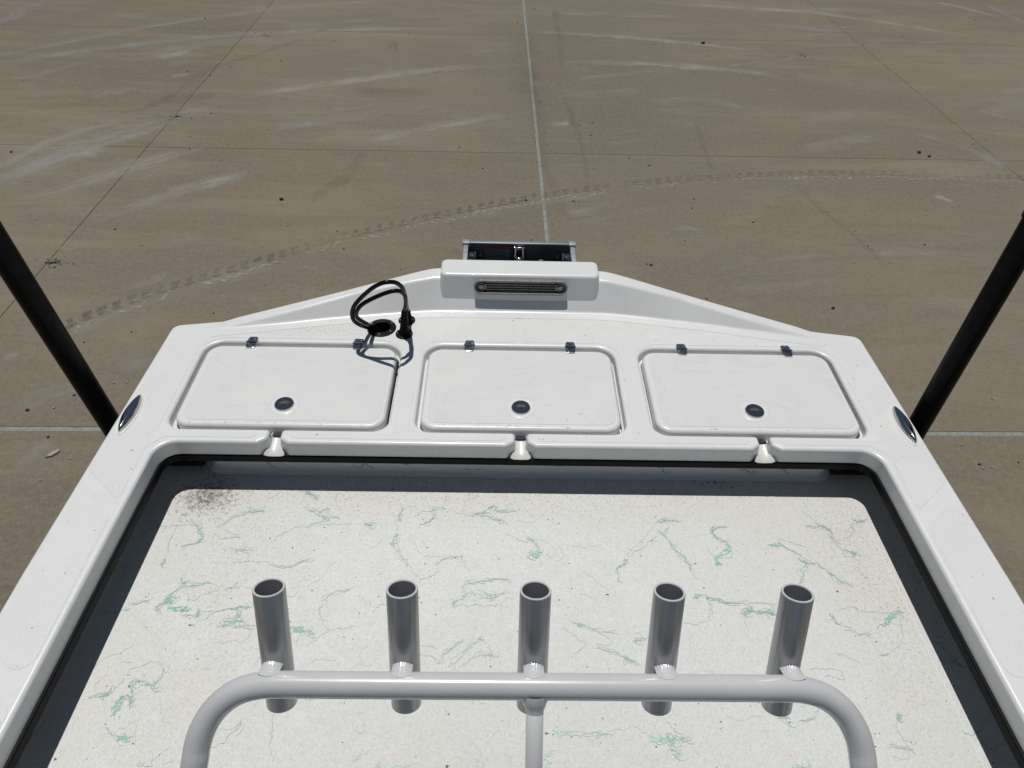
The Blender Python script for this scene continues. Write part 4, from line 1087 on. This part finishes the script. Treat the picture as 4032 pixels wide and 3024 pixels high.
# carry the legs on down past the picture
down = (Vector(barp[0]) - Vector(barp[1])).normalized()
legs = [Vector(barp[0]) + down * d for d in (.5, .36, .22, .1)]
leg2 = [Vector((-.60, .25, 1.56))]
left = [Vector((-.585, .10, 1.70)), Vector((-.575, .30, 1.745)), Vector((-.562, .385, 1.80))] + [Vector(p) for p in barp]
straight = [Vector((barp[-1][0] + (-2 * barp[-1][0]) * i / 14, barp[-1][1], barp[-1][2])) for i in range(1, 14)]
right = [Vector((-p.x, p.y, p.z)) for p in left[::-1]]
bm = tube_bm(bmesh.new(), [rloc(p) for p in smooth_path(left + straight + right, 4)], .0210, 32)
obj('crossbar', bm, rackm, rack, True)
bm = tube_bm(bmesh.new(), [rloc(p) for p in ((.003, .514, 1.965), (.003, .432, 1.874), (.003, .25, 1.68), (.003, .10, 1.62))], .0143, 28)
obj('centre_brace', bm, rackm, rack, True)
HA = Vector((0, -.0862, -.2155)); HX5 = (-.423, -.212, .001, .216, .423)
hm = None; wm = None
for i, x in enumerate(HX5):
    if hm is None:
        bm = bmesh.new(); seg = 40; ax = HA.normalized(); u, v = Vector((1, 0, 0)), ax.cross(Vector((1, 0, 0))).normalized()
        ro, ri = .0254, .0212; Lh = HA.length
        rot = Matrix((u, v, ax)).transposed()
        lathe_bm(bm, [(ro, .0012), (ro, Lh * .5), (ro, Lh), (ri, Lh)], (0, 0, 0), seg, rot)
        lathe_bm(bm, [(ri, .0012), (ri + .0008, 0), (ro - .0008, 0), (ro, .0012)], (0, 0, 0), seg, rot, mi=2)
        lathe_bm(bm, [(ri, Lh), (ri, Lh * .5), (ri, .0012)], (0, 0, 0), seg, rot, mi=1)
        bmesh.ops.remove_doubles(bm, verts=bm.verts, dist=1e-5)
        bmesh.ops.recalc_face_normals(bm, faces=bm.faces)
        o = obj('rod_holder', bm, [holderm, bore_shade, rackm], rack, True, angle=45); hm = o.data
    else:
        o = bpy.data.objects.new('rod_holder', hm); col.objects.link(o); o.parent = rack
    top = Vector((x, .6215, 2.0965)); o.location = rloc(top)
    # weld bead where the holder meets the bar
    if wm is None:
        bm = bmesh.new(); axh = HA.normalized(); nn = Vector((0, -.928, .372)); bc = Vector((0, barp[-1][1], barp[-1][2]))
        rows = []
        for ia in range(25):
            a = R(-40 + 80 * ia / 24); k = math.cos(R(-40 + 80 * ia / 24) * 2.1); k = max(0, k)
            rip = 1 + .10 * math.sin(ia * 2.1)
            hp = top + HA * (.580 - .050 * k * rip) - Vector((x, 0, 0))
            H = hp + Vector((math.sin(a) * .0258, 0, 0)) + nn * (.0258 * math.cos(a))
            ab = R(62 - 16 * k * rip)
            Bp = bc + Vector((math.sin(a) * .030, -.0212 * math.sin(R(90) - ab) * .0 + .0214 * math.cos(ab), .0214 * math.sin(ab)))
            ab2 = R(66 + 16 * k)
            B2 = bc + Vector((math.sin(a) * .026, .0214 * math.cos(ab2), .0214 * math.sin(ab2)))
            mid = (H + B2) / 2 - nn * .003 - Vector((0, 0, .0025)) + nn * .0014 * math.sin(ia * 2.1)
            row = []
            for it in range(9):
                t = it / 8; row.append(bm.verts.new(H * (1-t)**2 + mid * 2*t*(1-t) + B2 * t*t))
            rows.append(row)
        for a_, b_ in zip(rows, rows[1:]):
            for q in range(8): bm.faces.new((a_[q], a_[q+1], b_[q+1], b_[q]))
        bmesh.ops.recalc_face_normals(bm, faces=bm.faces)
        o2 = obj('weld_bead', bm, weldm, rack, True); wm = o2.data; o2.location = rloc((x, 0, 0))
    else:
        o2 = bpy.data.objects.new('weld_bead', wm); col.objects.link(o2); o2.parent = rack; o2.location = rloc((x, 0, 0))
# fluted weld under the bar at the centre brace
bm = bmesh.new()
lathe_prof = [(.0146, .034), (.0152, .029), (.0168, .0245), (.0188, .0205), (.021, .014), (.022, .004)]
d_ = (Vector((0, .432, 1.874)) - Vector((0, .514, 1.965))).normalized(); rot = Matrix((Vector((1, 0, 0)), d_.cross(Vector((1, 0, 0))), d_)).transposed()
lathe_bm(bm, [(r_, z) for r_, z in lathe_prof], rloc((.003, .5175, 1.969)), 28, rot)
bmesh.ops.recalc_face_normals(bm, faces=bm.faces)
obj('weld_bead', bm, rackm, rack, True)

# ------------------------------------------------------------------ trailer guide posts, and the trailer hidden under the hull
for sx, y, lab, ch in ((-1, 1.645, 'black pipe guide post standing on the left of the boat', .22), (1, 1.487, 'black pipe guide post right of the boat, collar near its top', .035)):
    t = thing('guide_post', lab, 'guide post', (sx * (1.19 if sx > 0 else 1.245), y, .42), 'black guide posts of the trailer')
    if sx < 0: t.rotation_euler = (math.atan(.104), 0, 0)
    bm = tube_bm(bmesh.new(), [(0, 0, -.03), (0, 0, 1.81), (0, 0, 1.9 + ch)], .0302 if sx > 0 else .0312, 32); obj('pole', bm, blackp, t, True, angle=50)
    bm = bmesh.new(); lathe_bm(bm, [(.0306, 1.845 + ch), (.0345, 1.848 + ch), (.0345, 1.955 + ch), (.033, 1.962 + ch), (0, 1.963 + ch)], (0, 0, 0), 32); bmesh.ops.recalc_face_normals(bm, faces=bm.faces)
    obj('cap', bm, black, t, True, angle=40)
tr = thing('boat_trailer', 'aluminium boat trailer beneath the hull', 'trailer')
def tbox(name, c, s, m=alum):
    bm = bmesh.new(); box_bm(bm, c, s, None, .006); return obj(name, bm, m, tr, True, angle=40)
for sx in (-1, 1):
    tbox('frame_rail', (sx * .75, -.6, .45), (.08, 4.6, .12)); tbox('bunk', (sx * .55, -.6, .97), (.15, 4.0, .07), blackp)
    for yy in (-2.2, .2, 1.3): tbox('bunk_bracket', (sx * .55, yy, .71), (.06, .06, .45))
    for yy in (-1.0, -.1):
        bm = bmesh.new(); lathe_bm(bm, [(.19, -.09), (.29, -.10), (.325, -.06), (.325, .06), (.29, .10), (.19, .09)], (sx * .98, yy, .325), 32, Matrix.Rotation(R(90), 3, 'Y')); bmesh.ops.recalc_face_normals(bm, faces=bm.faces)
        wh = obj('wheel', bm, tyrem, tr, True, angle=40)
        bm = bmesh.new(); lathe_bm(bm, [(0, .02), (.08, .03), (.10, 0), (.19, .06), (.19, -.06), (0, -.06)], (sx * .98, yy, .325), 24, Matrix.Rotation(R(90 * sx), 3, 'Y')); bmesh.ops.recalc_face_normals(bm, faces=bm.faces)
        obj('rim', bm, alum, wh, True, angle=40)
for yy in (-2.2, -1.0, -.1): tbox('crossbeam', (0, yy, .36), (1.5, .08, .07))
tbox('crossbeam', (0, 1.52, .355), (2.56, .30, .07))

# ------------------------------------------------------------------ unseen platform added to cut floor bounce onto the rod holders (just below the picture)
hp = thing('bounce_blocker', 'dark unseen platform at the foot of the rod rack', 'blocker')
hm_ = mat('charcoal_blocker', (.045, .047, .05), .8)
plate_obj('blocker_top', hm_, hp, rect(-.66, -1.1, .66, .16, .06), [], 1.93, 1.89, bev=.01, seg=3)
plate_obj('blocker_body', gel, hp, rect(-.60, -1.05, .60, .10, .05), [], 1.889, FZ, bev=.004, seg=2)
